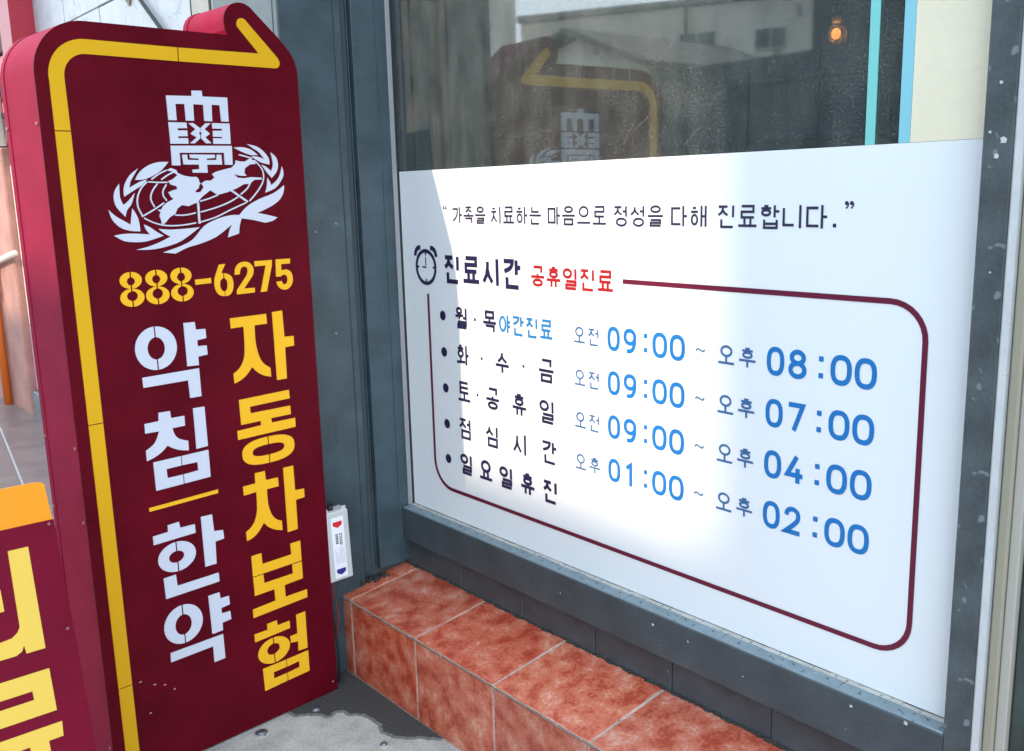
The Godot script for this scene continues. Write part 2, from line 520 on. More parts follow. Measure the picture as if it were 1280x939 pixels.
# the strokes of one Korean syllable
func syllable(ch: String) -> Array:
	var code := ch.unicode_at(0) - 0xAC00
	var L: String = LEAD.split(",")[code / 588]
	var v := (code % 588) / 28
	var T: String = TAIL.split(",")[code % 28]
	var s := []
	var f := T != ""
	if v in [0, 1, 2, 4, 6, 20]:  # upright vowels
		var stem := 0.76 if v in [0, 2] else (0.88 if v != 1 else 0.68)
		var y0 := 0.46 if f else 0.0
		s += jamo(L, 0.05, (0.56 if f else 0.11), (0.57 if v != 1 else 0.47), (0.95 if f else 0.88), true)
		s.append(line2(stem, y0, stem, 1.0))
		var my := (y0 + 1.0) / 2
		match v:
			0: s.append(line2(stem, my, 1.0, my))
			2:
				s.append(line2(stem, my + 0.12, 1.0, my + 0.12))
				s.append(line2(stem, my - 0.12, 1.0, my - 0.12))
			4: s.append(line2(0.64, my, stem, my))
			6:
				s.append(line2(0.64, my + 0.1, stem, my + 0.1))
				s.append(line2(0.64, my - 0.1, stem, my - 0.1))
			1:
				s.append(line2(0.93, y0, 0.93, 1.0))
				s.append(line2(stem, my, 0.93, my))
		if f:
			s += jamo(T, 0.22, 0.0, 0.88, 0.36)
	elif v in [8, 12, 13, 17, 18]:  # lying vowels
		if f:
			s += jamo(L, 0.22, 0.70, 0.80, 0.98)
			match v:
				8:
					s.append(line2(0.0, 0.46, 1.0, 0.46))
					s.append(line2(0.5, 0.46, 0.5, 0.62))
				18: s.append(line2(0.0, 0.50, 1.0, 0.50))
				13:
					s.append(line2(0.0, 0.53, 1.0, 0.53))
					s.append(line2(0.5, 0.53, 0.5, 0.38))
				17:
					s.append(line2(0.0, 0.53, 1.0, 0.53))
					s.append(line2(0.34, 0.53, 0.34, 0.38))
					s.append(line2(0.66, 0.53, 0.66, 0.38))
			s += jamo(T, 0.18, 0.02, 0.82, 0.30)
		else:
			var low := v in [8, 12, 18]
			s += jamo(L, 0.18, (0.46 if low else 0.52), 0.82, 0.97)
			match v:
				8:
					s.append(line2(0.0, 0.08, 1.0, 0.08))
					s.append(line2(0.5, 0.08, 0.5, 0.42))
				12:
					s.append(line2(0.0, 0.08, 1.0, 0.08))
					s.append(line2(0.34, 0.08, 0.34, 0.42))
					s.append(line2(0.66, 0.08, 0.66, 0.42))
				18: s.append(line2(0.0, 0.12, 1.0, 0.12))
				13:
					s.append(line2(0.0, 0.36, 1.0, 0.36))
					s.append(line2(0.5, 0.36, 0.5, 0.0))
				17:
					s.append(line2(0.0, 0.36, 1.0, 0.36))
					s.append(line2(0.34, 0.36, 0.34, 0.0))
					s.append(line2(0.66, 0.36, 0.66, 0.0))
	elif v == 9:  # wa
		s += jamo(L, 0.10, 0.42, 0.58, 0.95)
		s.append(line2(0.34, 0.14, 0.34, 0.36))
		s.append(line2(0.0, 0.12, 0.70, 0.16))
		s.append(line2(0.80, 0.0, 0.80, 1.0))
		s.append(line2(0.80, 0.50, 1.0, 0.50))
	elif v == 14:  # wo
		s += jamo(L, 0.12, 0.72, 0.50, 0.98)
		s.append(line2(0.0, 0.58, 0.64, 0.62))
		s.append(line2(0.32, 0.59, 0.32, 0.42))
		s.append(line2(0.62, 0.50, 0.86, 0.50))
		s.append(line2(0.86, 0.40, 0.86, 1.0))
		s += jamo(T, 0.20, 0.02, 0.86, 0.30)
	return s

func digit(ch: String) -> Array:
	match ch:
		"0": return [[oval(0, 0, 1, 1, 2.5, 36), true]]
		"1": return [[PackedVector2Array([Vector2(0.12, 0.80), Vector2(0.56, 1.0), Vector2(0.56, -0.08)]), false]]
		"2":
			var p := curve([Vector2(0.02, 0.70), Vector2(0.12, 0.90), Vector2(0.45, 1.0), Vector2(0.82, 0.90), Vector2(0.90, 0.66), Vector2(0.70, 0.42), Vector2(0.0, 0.0)])
			p.append(Vector2(1.05, 0.0))
			return [[p, false]]
		"4": return [[PackedVector2Array([Vector2(0.68, 1.06), Vector2(0.0, 0.26), Vector2(1.12, 0.26)]), false], line2(0.76, 0.56, 0.76, -0.07)]
		"7": return [[PackedVector2Array([Vector2(-0.05, 1.0), Vector2(0.98, 1.0), Vector2(0.36, -0.07)]), false]]
		"8": return [[oval(0.07, 0.54, 0.93, 1.0), true], [oval(0, 0, 1, 0.54), true]]
		"9": return [[oval(0, 0.38, 1, 1, 2.2), true], [curve([Vector2(1.0, 0.68), Vector2(0.98, 0.42), Vector2(0.82, 0.14), Vector2(0.55, 0.02), Vector2(0.18, 0.0)]), false]]
	return []

# lays a stroke down as a flat ribbon; every stroke a hair above the one before
func add_stroke(st: SurfaceTool, stroke: Array, o: Vector2, size: Vector2, t: float, z: float) -> void:
	var p := PackedVector2Array()
	for q in stroke[0]:
		p.append(o + q * size)
	var n := p.size()
	var closed: bool = stroke[1]
	var lft := PackedVector2Array()
	var rgt := PackedVector2Array()
	for i in n:
		var d0 := (p[i] - p[(i - 1 + n) % n]).normalized() if closed or i > 0 else (p[1] - p[0]).normalized()
		var d1 := (p[(i + 1) % n] - p[i]).normalized() if closed or i < n - 1 else d0
		var n0 := Vector2(-d0.y, d0.x)
		var n1 := Vector2(-d1.y, d1.x)
		var m := (n0 + n1).normalized()
		var k := t / 2 / maxf(0.35, m.dot(n0))
		lft.append(p[i] + m * k)
		rgt.append(p[i] - m * k)
	for i in (n if closed else n - 1):
		var j := (i + 1) % n
		quad(st, Vector3(lft[i].x, lft[i].y, z), Vector3(rgt[i].x, rgt[i].y, z), Vector3(rgt[j].x, rgt[j].y, z), Vector3(lft[j].x, lft[j].y, z), Vector3(0, 0, 1))

var level := 0
func stroke_z() -> float:
	level = (level + 1) % 12
	return 0.0004 + level * 0.00004

# one run of characters as one printed mesh: x, y of its lower edge, size of a character, pitch, pen width
func written(parent: Node, called: String, text: String, x: float, y: float, w: float, h: float, pitch: float, pen: float, m: Material) -> void:
	var st := mb()
	for ch in text:
		var o := Vector2(x + pen / 2, y + pen / 2)
		var sz := Vector2(w - pen, h - pen)
		if ch == " ":
			x += pitch * 0.45
			continue
		var strokes: Array = digit(ch) if ch >= "0" and ch <= "9" else syllable(ch)
		for s in strokes:
			add_stroke(st, s, o, sz, pen, stroke_z())
		x += pitch
	part(called, done(st), m, parent)

func add_dot(st: SurfaceTool, c: Vector2, rx: float, ry: float, n := 20, pw := 2.0) -> void:
	var z := stroke_z()
	var o := oval(c.x - rx, c.y - ry, c.x + rx, c.y + ry, pw, n)
	for k in n:
		var a := o[k]
		var b := o[(k + 1) % n]
		tri(st, Vector3(c.x, c.y, z), Vector3(a.x, a.y, z), Vector3(b.x, b.y, z), Vector3(0, 0, 1))

func pts(a: Array, scale := 0.0001) -> PackedVector2Array:
	var o := PackedVector2Array()
	for k in range(0, a.size(), 2):
		o.append(Vector2(a[k], a[k + 1]) * scale)
	return o

# ---------------------------------------------------------------- the scene
func _ready() -> void:
	rng.seed = 7
	# camera
	var cam := Camera3D.new()
	cam.name = "camera"
	cam.fov = 43.08
	cam.near = 0.05
	cam.far = 300.0
	add_child(cam)
	cam.transform = Transform3D(Basis(Vector3(0.643918, -0.025616, -0.764665), Vector3(-0.130026, 0.981237, -0.142365), Vector3(0.753964, 0.191097, 0.628506)), Vector3(2.14846, 1.28084, 1.42))
	cam.current = true
	# sky
	var sky_mat := ProceduralSkyMaterial.new()
	sky_mat.sky_top_color = lin(0.46, 0.60, 0.75)
	sky_mat.sky_horizon_color = lin(0.93, 0.97, 0.98)
	sky_mat.sky_curve = 0.18
	sky_mat.ground_bottom_color = lin(0.12, 0.12, 0.12)
	sky_mat.ground_horizon_color = lin(0.4, 0.42, 0.45)
	sky_mat.sun_angle_max = 12.0
	var sky := Sky.new()
	sky.sky_material = sky_mat
	var env := Environment.new()
	env.background_mode = Environment.BG_SKY
	env.sky = sky
	env.tonemap_mode = Environment.TONE_MAPPER_LINEAR
	env.tonemap_exposure = 2.4
	env.background_energy_multiplier = 2.0
	env.sdfgi_enabled = true
	env.ssao_enabled = true
	env.ssil_enabled = true
	var we := WorldEnvironment.new()
	we.name = "environment"
	we.environment = env
	add_child(we)
	# sun, low over the roofs across the street
	var sun := DirectionalLight3D.new()
	sun.name = "sun"
	sun.light_energy = 0.6
	sun.light_color = Color(1.0, 0.91, 0.80)
	sun.light_angular_distance = 0.6
	sun.shadow_enabled = true
	add_child(sun)
	sun.look_at_from_position(Vector3.ZERO, Vector3(0.137, -0.6, -1.0), Vector3.UP)

	make_materials()
	build_ground()
	build_front()
	build_room()
	build_neighbour()
	build_across()
	build_step()
	build_window()
	build_sticker()
	build_pillar_sign()
	build_board_sign()
	build_driver()

func build_ground() -> void:
	var g := setting("ground")
	part("concrete_slab", box(Vector3(-60, -0.3, -60), Vector3(60, 0.0, 60)), M.concrete, g)
	# the damp patch in the corner, with its ragged outline
	var out := PackedVector2Array()
	for p in [[-0.03, 0.30], [0.02, 0.40], [0.06, 0.46], [0.105, 0.455], [0.124, 0.429], [0.144, 0.407], [0.171, 0.394], [0.159, 0.374], [0.166, 0.355], [0.192, 0.349], [0.22, 0.324], [0.244, 0.32], [0.27, 0.318], [0.289, 0.314], [0.305, 0.324], [0.322, 0.33], [0.346, 0.324], [0.375, 0.308], [0.404, 0.275], [0.430, 0.252], [0.44, 0.2440], [-0.03, 0.244]]:
		out.append(Vector2(p[0], p[1]))
	var fine := PackedVector2Array()
	for k in out.size():
		var a := out[k]
		var b := out[(k + 1) % out.size()]
		for j in 5:
			var q := a.lerp(b, j / 5.0)
			if q.y > 0.25 and q.x > 0:
				q += Vector2(rng.randf_range(-1, 1), rng.randf_range(-1, 1)) * 0.0028
			fine.append(q)
	var st := mb()
	var wide := Geometry2D.offset_polygon(fine, 0.009, Geometry2D.JOIN_ROUND)
	add_prism(st, wide[0], 0.0, 0.0016)
	part("damp_fringe", done(st), M.damp, g, Vector3.ZERO, Vector3(PI / 2, 0, 0)).scale = Vector3(1, 1, -1)
	st = mb()
	add_prism(st, fine, 0.0, 0.0030)
	part("wet_patch", done(st), M.wet, g, Vector3.ZERO, Vector3(PI / 2, 0, 0)).scale = Vector3(1, 1, -1)
	# road
	var r := setting("road")
	part("asphalt", box(Vector3(-60, -0.28, 3.2), Vector3(60, 0.004, 10.5)), M.asphalt, r)
	part("kerb", box(Vector3(-60, -0.2, 3.0), Vector3(60, 0.12, 3.2), 0.015), M.concrete, r)
	# paving further along the footway, laid askew
	var pv := setting("pavement", Vector3(-2.73, 0, 0.44))
	pv.rotation.y = -0.143
	part("bedding", box(Vector3(-6.0, -0.05, -0.9), Vector3(1.6, 0.004, 1.5)), M.pale_joint, pv)
	var tile := box(Vector3(0.004, 0.0, 0.004), Vector3(0.576, 0.010, 0.576), 0.002)
	for i in range(-10, 3):
		for j in range(-1, 2):
			part("tile", tile, M.stone_tile, pv, Vector3(i * 0.58, 0, j * 0.58 - 0.005))
	# studs set into the concrete beside the sign
	for s in [[0.121, 0.405, 0.011, "flat steel stud at the edge of the damp patch by the sign"], [0.126, 0.556, 0.015, "wide flat steel stud in dry concrete along the sign's foot"], [0.371, 0.362, 0.009, "small steel stud in dry concrete in front of the terracotta step"]]:
		var t := thing("floor_stud", s[3], "stud", Vector3(s[0], 0.0, s[1]), 0, "steel studs in the concrete")
		part("collar", disc(s[2] * 1.35, 0.004, 0.4), M.sealant, t, Vector3.ZERO, Vector3(-PI / 2, 0, 0))
		part("head", disc(s[2], 0.008, 0.5), M.steel, t, Vector3.ZERO, Vector3(-PI / 2, 0, 0))

func build_front() -> void:
	# the painted corner post whose flank looks along the window
	var p := thing("corner_post", "slate blue painted metal post at the end of the shop window, behind the maroon sign", "post", Vector3(0, 0, 0))
	part("core", box(Vector3(-0.36, 0.0, -0.10), Vector3(-0.022, 3.2, 0.300)), M.groove, p)
	part("side_panel", box(Vector3(-0.022, 0.0, 0.168), Vector3(0.0, 3.2, 0.318), 0.003), M.post, p)
	part("front_panel", box(Vector3(-0.36, 0.0, 0.300), Vector3(-0.024, 3.2, 0.318), 0.003), M.post, p)
	part("cover_strip", box(Vector3(-0.022, 0.258, 0.146), Vector3(-0.004, 3.2, 0.166), 0.002), M.post, p)
	part("inner_strip", box(Vector3(-0.022, 0.262, 0.1215), Vector3(-0.014, 3.2, 0.1245), 0.001), M.post, p)
	for s in [[1.209, 0.195], [1.191, 0.255], [0.931, 0.214]]:
		part("screw", disc(0.004, 0.003), M.steel, p, Vector3(0.0, s[0], s[1]), Vector3(0, PI / 2, 0))
	part("tape_scar", box(Vector3(-0.001, 0.640, 0.226), Vector3(0.0008, 0.712, 0.234)), M.groove, p)
	# the beige door frame beyond the window
	var d := thing("door_frame", "beige metal door frame with white sealant beside the shop window", "door frame", Vector3(1.57, 0, 0))
	part("sealant_line", box(Vector3(0.0015, 0.0, -0.05), Vector3(0.0175, 3.2, 0.041), 0.003), M.white_caulk, d)
	part("outer_stile", box(Vector3(0.021, 0.0, -0.05), Vector3(0.036, 3.2, 0.046), 0.003), M.tan, d)
	part("inner_stile", box(Vector3(0.036, 0.0, -0.05), Vector3(0.051, 3.2, 0.040), 0.002), M.aluminium, d)
	part("back", box(Vector3(0.0, 0.0, -0.08), Vector3(0.052, 3.2, -0.052)), M.groove, d)
	var leaf := thing("door_leaf", "dark green metal door leaf beside the beige frame", "door", Vector3(1.622, 0, 0))
	part("panel", box(Vector3(0.0, 0.0, -0.05), Vector3(1.0, 2.3, 0.028), 0.003), M.green_dark, leaf)
	part("bead", box(Vector3(0.022, 0.0, 0.028), Vector3(0.026, 2.3, 0.031)), M.green_dark, leaf)
	# the wall over the window
	var w := thing("shop_front", "slate clad upper wall over the shop window", "wall", Vector3(0, 0, 0))
	part("fascia", box(Vector3(-0.36, 3.2, -0.3), Vector3(4.0, 6.0, 0.10), 0.01), M.slate, w)
	part("transom", box(Vector3(1.622, 2.3, -0.08), Vector3(4.0, 3.2, 0.03)), M.slate, w)
	part("end_wall", box(Vector3(2.622, 0.0, -0.3), Vector3(4.0, 2.3, 0.05)), M.cream, w)

func build_room() -> void:
	var r := setting("room")
	part("floor", box(Vector3(-0.34, 0.0, -5.0), Vector3(4.0, 0.1, -0.3)), M.room, r)
	part("ceiling", box(Vector3(-0.34, 2.9, -5.0), Vector3(4.0, 3.2, -0.3)), M.room, r)
	part("back_wall", box(Vector3(-0.34, 0.1, -5.2), Vector3(4.0, 2.9, -5.0)), M.room, r)
	part("side_wall", box(Vector3(-0.36, 0.1, -5.0), Vector3(-0.24, 2.9, -0.1)), M.room, r)
	part("side_wall", box(Vector3(3.9, 0.1, -5.0), Vector3(4.0, 2.9, -0.3)), M.room, r)
	part("knee_wall", box(Vector3(-0.24, 0.0, -0.25), Vector3(1.55, 0.33, -0.05)), M.room, r)
	part("front_wall", box(Vector3(1.63, 0.1, -0.3), Vector3(3.9, 2.9, -0.1)), M.room, r)
	# pendant lamp behind the glass
	var l := thing("pendant_lamp", "small warm pendant lamp glowing behind the shop window glass", "lamp", Vector3(0.343, 2.9, -1.5))
	part("cord", tube([Vector3(0, 0, 0), Vector3(0, -1.08, 0)], 0.003, 6), M.black_rubber, l)
	part("holder", tube([Vector3(0, -1.06, 0), Vector3(0, -1.11, 0)], 0.016, 10), M.black_rubber, l)
	var bulb := SphereMesh.new()
	bulb.radius = 0.015
	bulb.height = 0.036
	var bm := mat(Color(1, 0.85, 0.6), 0.3)
	bm.emission_enabled = true
	bm.emission = Color(1.0, 0.62, 0.25)
	bm.emission_energy_multiplier = 1.6
	part("bulb", bulb, bm, l, Vector3(0, -1.145, 0))
	var om := OmniLight3D.new()
	om.name = "bulb_light"
	om.light_color = Color(1.0, 0.66, 0.32)
	om.light_energy = 0.05
	om.omni_range = 8.0
	om.light_size = 0.03
	om.omni_attenuation = 2.0
	om.shadow_enabled = true
	l.add_child(om)
	om.position = Vector3(0, -1.145, 0)

func build_neighbour() -> void:
	var n := thing("marble_shop_wall", "grey veined marble wall of the neighbouring shop with a cream pier", "wall", Vector3(0, 0, 0))
	part("backing", box(Vector3(-12, 0.0, -0.5), Vector3(-0.36, 5.0, -0.06)), M.masonry, n)
	for i in 4:
		for j in 4:
			var x := -3.27 + i * 0.5
			part("marble_panel", box(Vector3(x + 0.001, 0.0 + j * 1.05, -0.06), Vector3(x + 0.499, 1.046 + j * 1.05, -0.012 - 0.002 * ((i + j) % 2)), 0.003), M.marble, n)
	part("pier", box(Vector3(-1.268, 0.0, -0.06), Vector3(-0.36, 5.0, 0.0), 0.005), M.cream, n)
	part("joint_line", box(Vector3(-1.264, 1.5, 0.0), Vector3(-1.258, 2.6, 0.002)), M.dark_line, n)
	part("stain", prism(pts([-1120, 18600, -1040, 18600, -1060, 19600, -1090, 21500, -1110, 21500, -1080, 19000]), 0.0, 0.003), M.dark_line, n)
	part("stain", prism(pts([-7900, 18000, -7700, 18000, -7680, 21000, -7850, 21000]), 0.0, 0.003), M.dark_line, n)
	part("stain", prism(pts([-11050, 19000, -10900, 19000, -10880, 21000, -11050, 21000]), 0.0, 0.003), M.dark_line, n)
	part("chipped_patch", prism(pts([-21800, 21800, -20100, 21200, -19300, 20700, -18900, 20400, -18700, 20800, -18000, 21000, -17800, 22000, -21000, 22400]), -0.011, -0.008), M.brown_patch, n)
	var c := thing("wall_cable", "thin dark cable running down the marble wall above the sign", "cable", Vector3(-1.74, 1.8, 0))
	part("cable", tube([Vector3(-0.35, 0.52, -0.004), Vector3(0.0, 0.24, 0.0), Vector3(0.25, 0.06, 0.0), Vector3(0.42, -0.1, -0.004)], 0.008, 8), M.dark_line, c)
	# next shop along: red fascia, pale and pink wall below
	var s := thing("red_shop_front", "red shop front with a dark striped shutter over a pink and white wall", "shop front", Vector3(-3.3, 0, 0))
	part("red_board", box(Vector3(-0.20, 1.52, -0.06), Vector3(0.03, 4.0, 0.10), 0.01), M.red_paint, s)
	for k in 9:
		part("shutter_slat", box(Vector3(-3.6, 1.62 + k * 0.24, -0.04), Vector3(-0.2, 1.75 + k * 0.24, 0.02 + 0.01 * (k % 2)), 0.005), M.dark_brown, s)
		part("shutter_gap", box(Vector3(-3.6, 1.752 + k * 0.24, -0.04), Vector3(-0.2, 1.858 + k * 0.24, 0.0), 0.005), M.red_paint, s)
	part("upper_wall", box(Vector3(-0.78, 0.56, -0.06), Vector3(0.0, 1.50, 0.0), 0.006), M.white_paint, s)
	part("pink_wall", box(Vector3(-0.78, 0.16, -0.06), Vector3(0.0, 0.558, 0.002), 0.006), M.pink, s)
	part("skirting", box(Vector3(-0.78, 0.0, -0.06), Vector3(0.0, 0.158, 0.03), 0.006), M.skirting, s)
	part("salmon_pier", box(Vector3(-1.85, 0.0, -0.06), Vector3(-0.782, 1.6, 0.04), 0.01), M.salmon, s)
	part("side_wall", box(Vector3(-6.0, 0.0, -0.3), Vector3(-1.852, 1.6, -0.1), 0.01), M.white_paint, s)
	var o := thing("orange_pole", "slim orange pole by the pink wall with a white bent handle", "pole", Vector3(-4.55, 0, 0.07))
	part("shaft", tube([Vector3(0, 0.0, 0), Vector3(0, 1.15, 0)], 0.026, 12), M.orange, o)
	part("handle", tube([Vector3(0.06, 0.70, 0.0), Vector3(0.06, 0.86, 0.0), Vector3(0.10, 0.92, 0.0), Vector3(0.65, 1.00, 0.0)], 0.018, 10), M.white_paint, o)
	var wp := thing("white_pole", "thin white pole hung in front of the striped shutter", "pole", Vector3(-3.93, 1.60, 0.055))
	part("shaft", tube([Vector3(0, 0.0, 0), Vector3(0, 2.2, 0)], 0.022, 12), M.white_paint, wp)
	for y in [0.15, 1.6]:
		part("clip", box(Vector3(-0.03, y, -0.06), Vector3(0.03, y + 0.03, 0.0), 0.003), M.steel, wp)

func opposite_window(parent: Node, x: float, y: float, w: float, h: float) -> void:
	var f := part("window", box(Vector3(x, y, -0.02), Vector3(x + w, y + h, 0.05), 0.01), M.window_frame, parent)
	for k in 2:
		part("pane", box(Vector3(x + 0.04 + k * (w / 2 - 0.02), y + 0.04, 0.03), Vector3(x + w / 2 - 0.02 + k * (w / 2 - 0.02), y + h - 0.04, 0.055)), M.window_glass, f)

func build_across() -> void:
	# seen mirrored in the glass; every facade looks towards the shop, so its own +z is turned to world -z
	var b := thing("beige_house", "beige flat roofed house across the street with two small windows", "building", Vector3(-12.9, 0, 21.75), 0.0)
	b.basis = Basis(Vector3(-0.896331, 0, -0.443385), Vector3.UP, Vector3(0.443385, 0, -0.896331))
	part("wall", box(Vector3(0, 0, -6), Vector3(8.37, 6.15, 0), 0.03), M.beige_wall, b)
	part("parapet", box(Vector3(-0.08, 6.15, -6.1), Vector3(8.45, 6.34, 0.10), 0.02), M.grey_wall, b)
	opposite_window(b, 8.37 - 5.84, 4.81, 1.05, 0.64)
	opposite_window(b, 8.37 - 7.75, 4.83, 0.88, 0.57)
	opposite_window(b, 8.37 - 4.45, 4.83, 0.75, 0.58)
	opposite_window(b, 8.37 - 2.6, 4.0, 0.9, 0.7)
	part("drain_pipe", tube([Vector3(8.37 - 5.0, 0, 0.08), Vector3(8.37 - 5.0, 6.8, 0.08)], 0.05, 8), M.dark_wall, b)
	part("roof_tank", box(Vector3(0.4, 6.34, -4), Vector3(2.6, 7.4, -1.2), 0.05), M.dark_wall, b)
	var t := thing("grey_tower", "tall grey block with a beige corner strip across the street", "building", Vector3(-18.55, 0, 16.0))
	t.basis = Basis(Vector3(-1, 0, 0), Vector3.UP, Vector3(0, 0, -1))
	part("corner_strip", box(Vector3(0, 0, -0.3), Vector3(0.95, 13, 0.12), 0.02), M.beige_wall, t)
	part("wall", prism(PackedVector2Array([Vector2(0.4, 0.0), Vector2(22, 0.0), Vector2(32, 8), Vector2(10.4, 8)]), -13.0, 0.0), M.grey_wall, t, Vector3.ZERO, Vector3(-PI / 2, 0, 0))
	for i in 4:
		for j in 3:
			opposite_window(t, 2.5 + i * 4.5, 4.6 + j * 2.8, 1.6, 1.2)
	part("red_sign_band", box(Vector3(0.2, 3.7, 0.0), Vector3(9.0, 4.1, 0.35), 0.02), M.awning_red, t)
	opposite_window(t, 1.4, 0.4, 5.0, 2.6)
	var g := thing("gabled_shop", "low gabled shop with a brown roof across the street", "building", Vector3(-11.3, 0, 13.6))
	g.basis = Basis(Vector3(-1, 0, 0), Vector3.UP, Vector3(0, 0, -1))
	part("wall", prism(PackedVector2Array([Vector2(0, 0), Vector2(4.9, 0), Vector2(4.9, 3.9), Vector2(2.0, 4.45), Vector2(0, 3.65)]), -5, 0), M.beige_wall, g)
	part("roof", prism(PackedVector2Array([Vector2(-0.2, 3.62), Vector2(2.0, 4.5), Vector2(5.1, 3.92), Vector2(5.1, 4.04), Vector2(2.0, 4.64), Vector2(-0.2, 3.74)]), -5.2, 0.4), M.roof_tile, g)
	opposite_window(g, 0.6, 0.3, 3.6, 2.2)
	# hoarding of dark metal sheets
	var h := thing("dark_hoarding", "dark blue grey sheet metal shop wall with seams across the street", "wall", Vector3(-5.2, 0, 12.0))
	h.basis = Basis(Vector3(-1, 0, 0), Vector3.UP, Vector3(0, 0, -1))
	part("frame", box(Vector3(0.0, 0.0, -0.6), Vector3(4.6, 3.26, -0.03)), M.panel_dark, h)
	var xs := [0.0, 1.2, 2.5, 3.8, 4.6]
	var ys := [0.0, 1.92, 2.84, 3.3]
	for i in 4:
		for j in 3:
			part("sheet", box(Vector3(xs[i] + 0.02, ys[j] + 0.02, -0.03), Vector3(xs[i + 1] - 0.02, ys[j + 1] - 0.02, 0.012 * ((i + j) % 2) + 0.01), 0.006), M.panel_dark, h)
	# the block straight across that the sun clears, and the tall one beside it
	var k := thing("dark_block", "dark plain block straight across the street, as high as the shade line", "building", Vector3(-0.6, 0, 12.7))
	k.basis = Basis(Vector3(-1, 0, 0), Vector3.UP, Vector3(0, 0, -1))
	part("wall", box(Vector3(0, 0, -6), Vector3(6.43, 8.0, 0), 0.02), M.dark_wall, k)
	part("wing", box(Vector3(-9, 0, -6), Vector3(-0.002, 8.0, -0.001), 0.02), M.dark_wall, k)
	part("wing_parapet", box(Vector3(-9, 8.0, -6), Vector3(-0.002, 8.22, -0.001), 0.01), M.grey_wall, k)
	part("parapet", box(Vector3(0, 8.0, -6), Vector3(6.43, 8.22, 0.0), 0.01), M.grey_wall, k)
	part("added_shade_block", box(Vector3(2.5, 8.22, -4), Vector3(4.75, 11.6, 0.0), 0.02), M.dark_wall, k)  # unseen block added to keep the sun off the marble wall
	for i in 3:
		opposite_window(k, 0.6 + i * 1.7, 4.6, 1.1, 1.3)
	var q := thing("tall_block", "tall grey block behind the dark block across the street", "building", Vector3(10.4, 0, 19.0))
	q.basis = Basis(Vector3(-1, 0, 0), Vector3.UP, Vector3(0, 0, -1))
	part("wall", box(Vector3(0, 0, -9), Vector3(12.0, 22.0, 0.0), 0.02), M.grey_wall, q)
	for i in 4:
		for j in 4:
			opposite_window(q, 1.0 + i * 2.8, 9.0 + j * 3.0, 1.6, 1.4)
	# parked car by the far kerb
	var car := thing("parked_car", "dark parked hatchback by the far kerb", "car", Vector3(-14.2, 0, 9.6))
	var body := PackedVector2Array([Vector2(-2.05, 0.32), Vector2(2.05, 0.32), Vector2(2.12, 0.62), Vector2(1.95, 0.86), Vector2(1.05, 0.98), Vector2(0.35, 1.44), Vector2(-1.1, 1.48), Vector2(-1.85, 1.0), Vector2(-2.1, 0.86)])
	part("body", prism(body, -0.85, 0.85), M.car_paint, car)
	var glassy := PackedVector2Array([Vector2(0.85, 0.98), Vector2(0.28, 1.36), Vector2(-1.02, 1.40), Vector2(-1.6, 1.0)])
	part("side_window", prism(glassy, -0.86, -0.852), M.window_glass, car)
	for wx in [-1.3, 1.3]:
		for wz in [-0.78, 0.78]:
			var wheel := part("wheel", tube([Vector3(wx, 0.32, wz - 0.1), Vector3(wx, 0.32, wz + 0.1)], 0.32, 20), M.tyre, car)
			part("rim", tube([Vector3(wx, 0.32, wz - 0.105), Vector3(wx, 0.32, wz + 0.105)], 0.19, 16), M.steel, wheel)
	for wz in [-0.62, 0.62]:
		part("headlight", box(Vector3(1.96, 0.66, wz - 0.16), Vector3(2.10, 0.78, wz + 0.16), 0.02), M.window_frame, car)

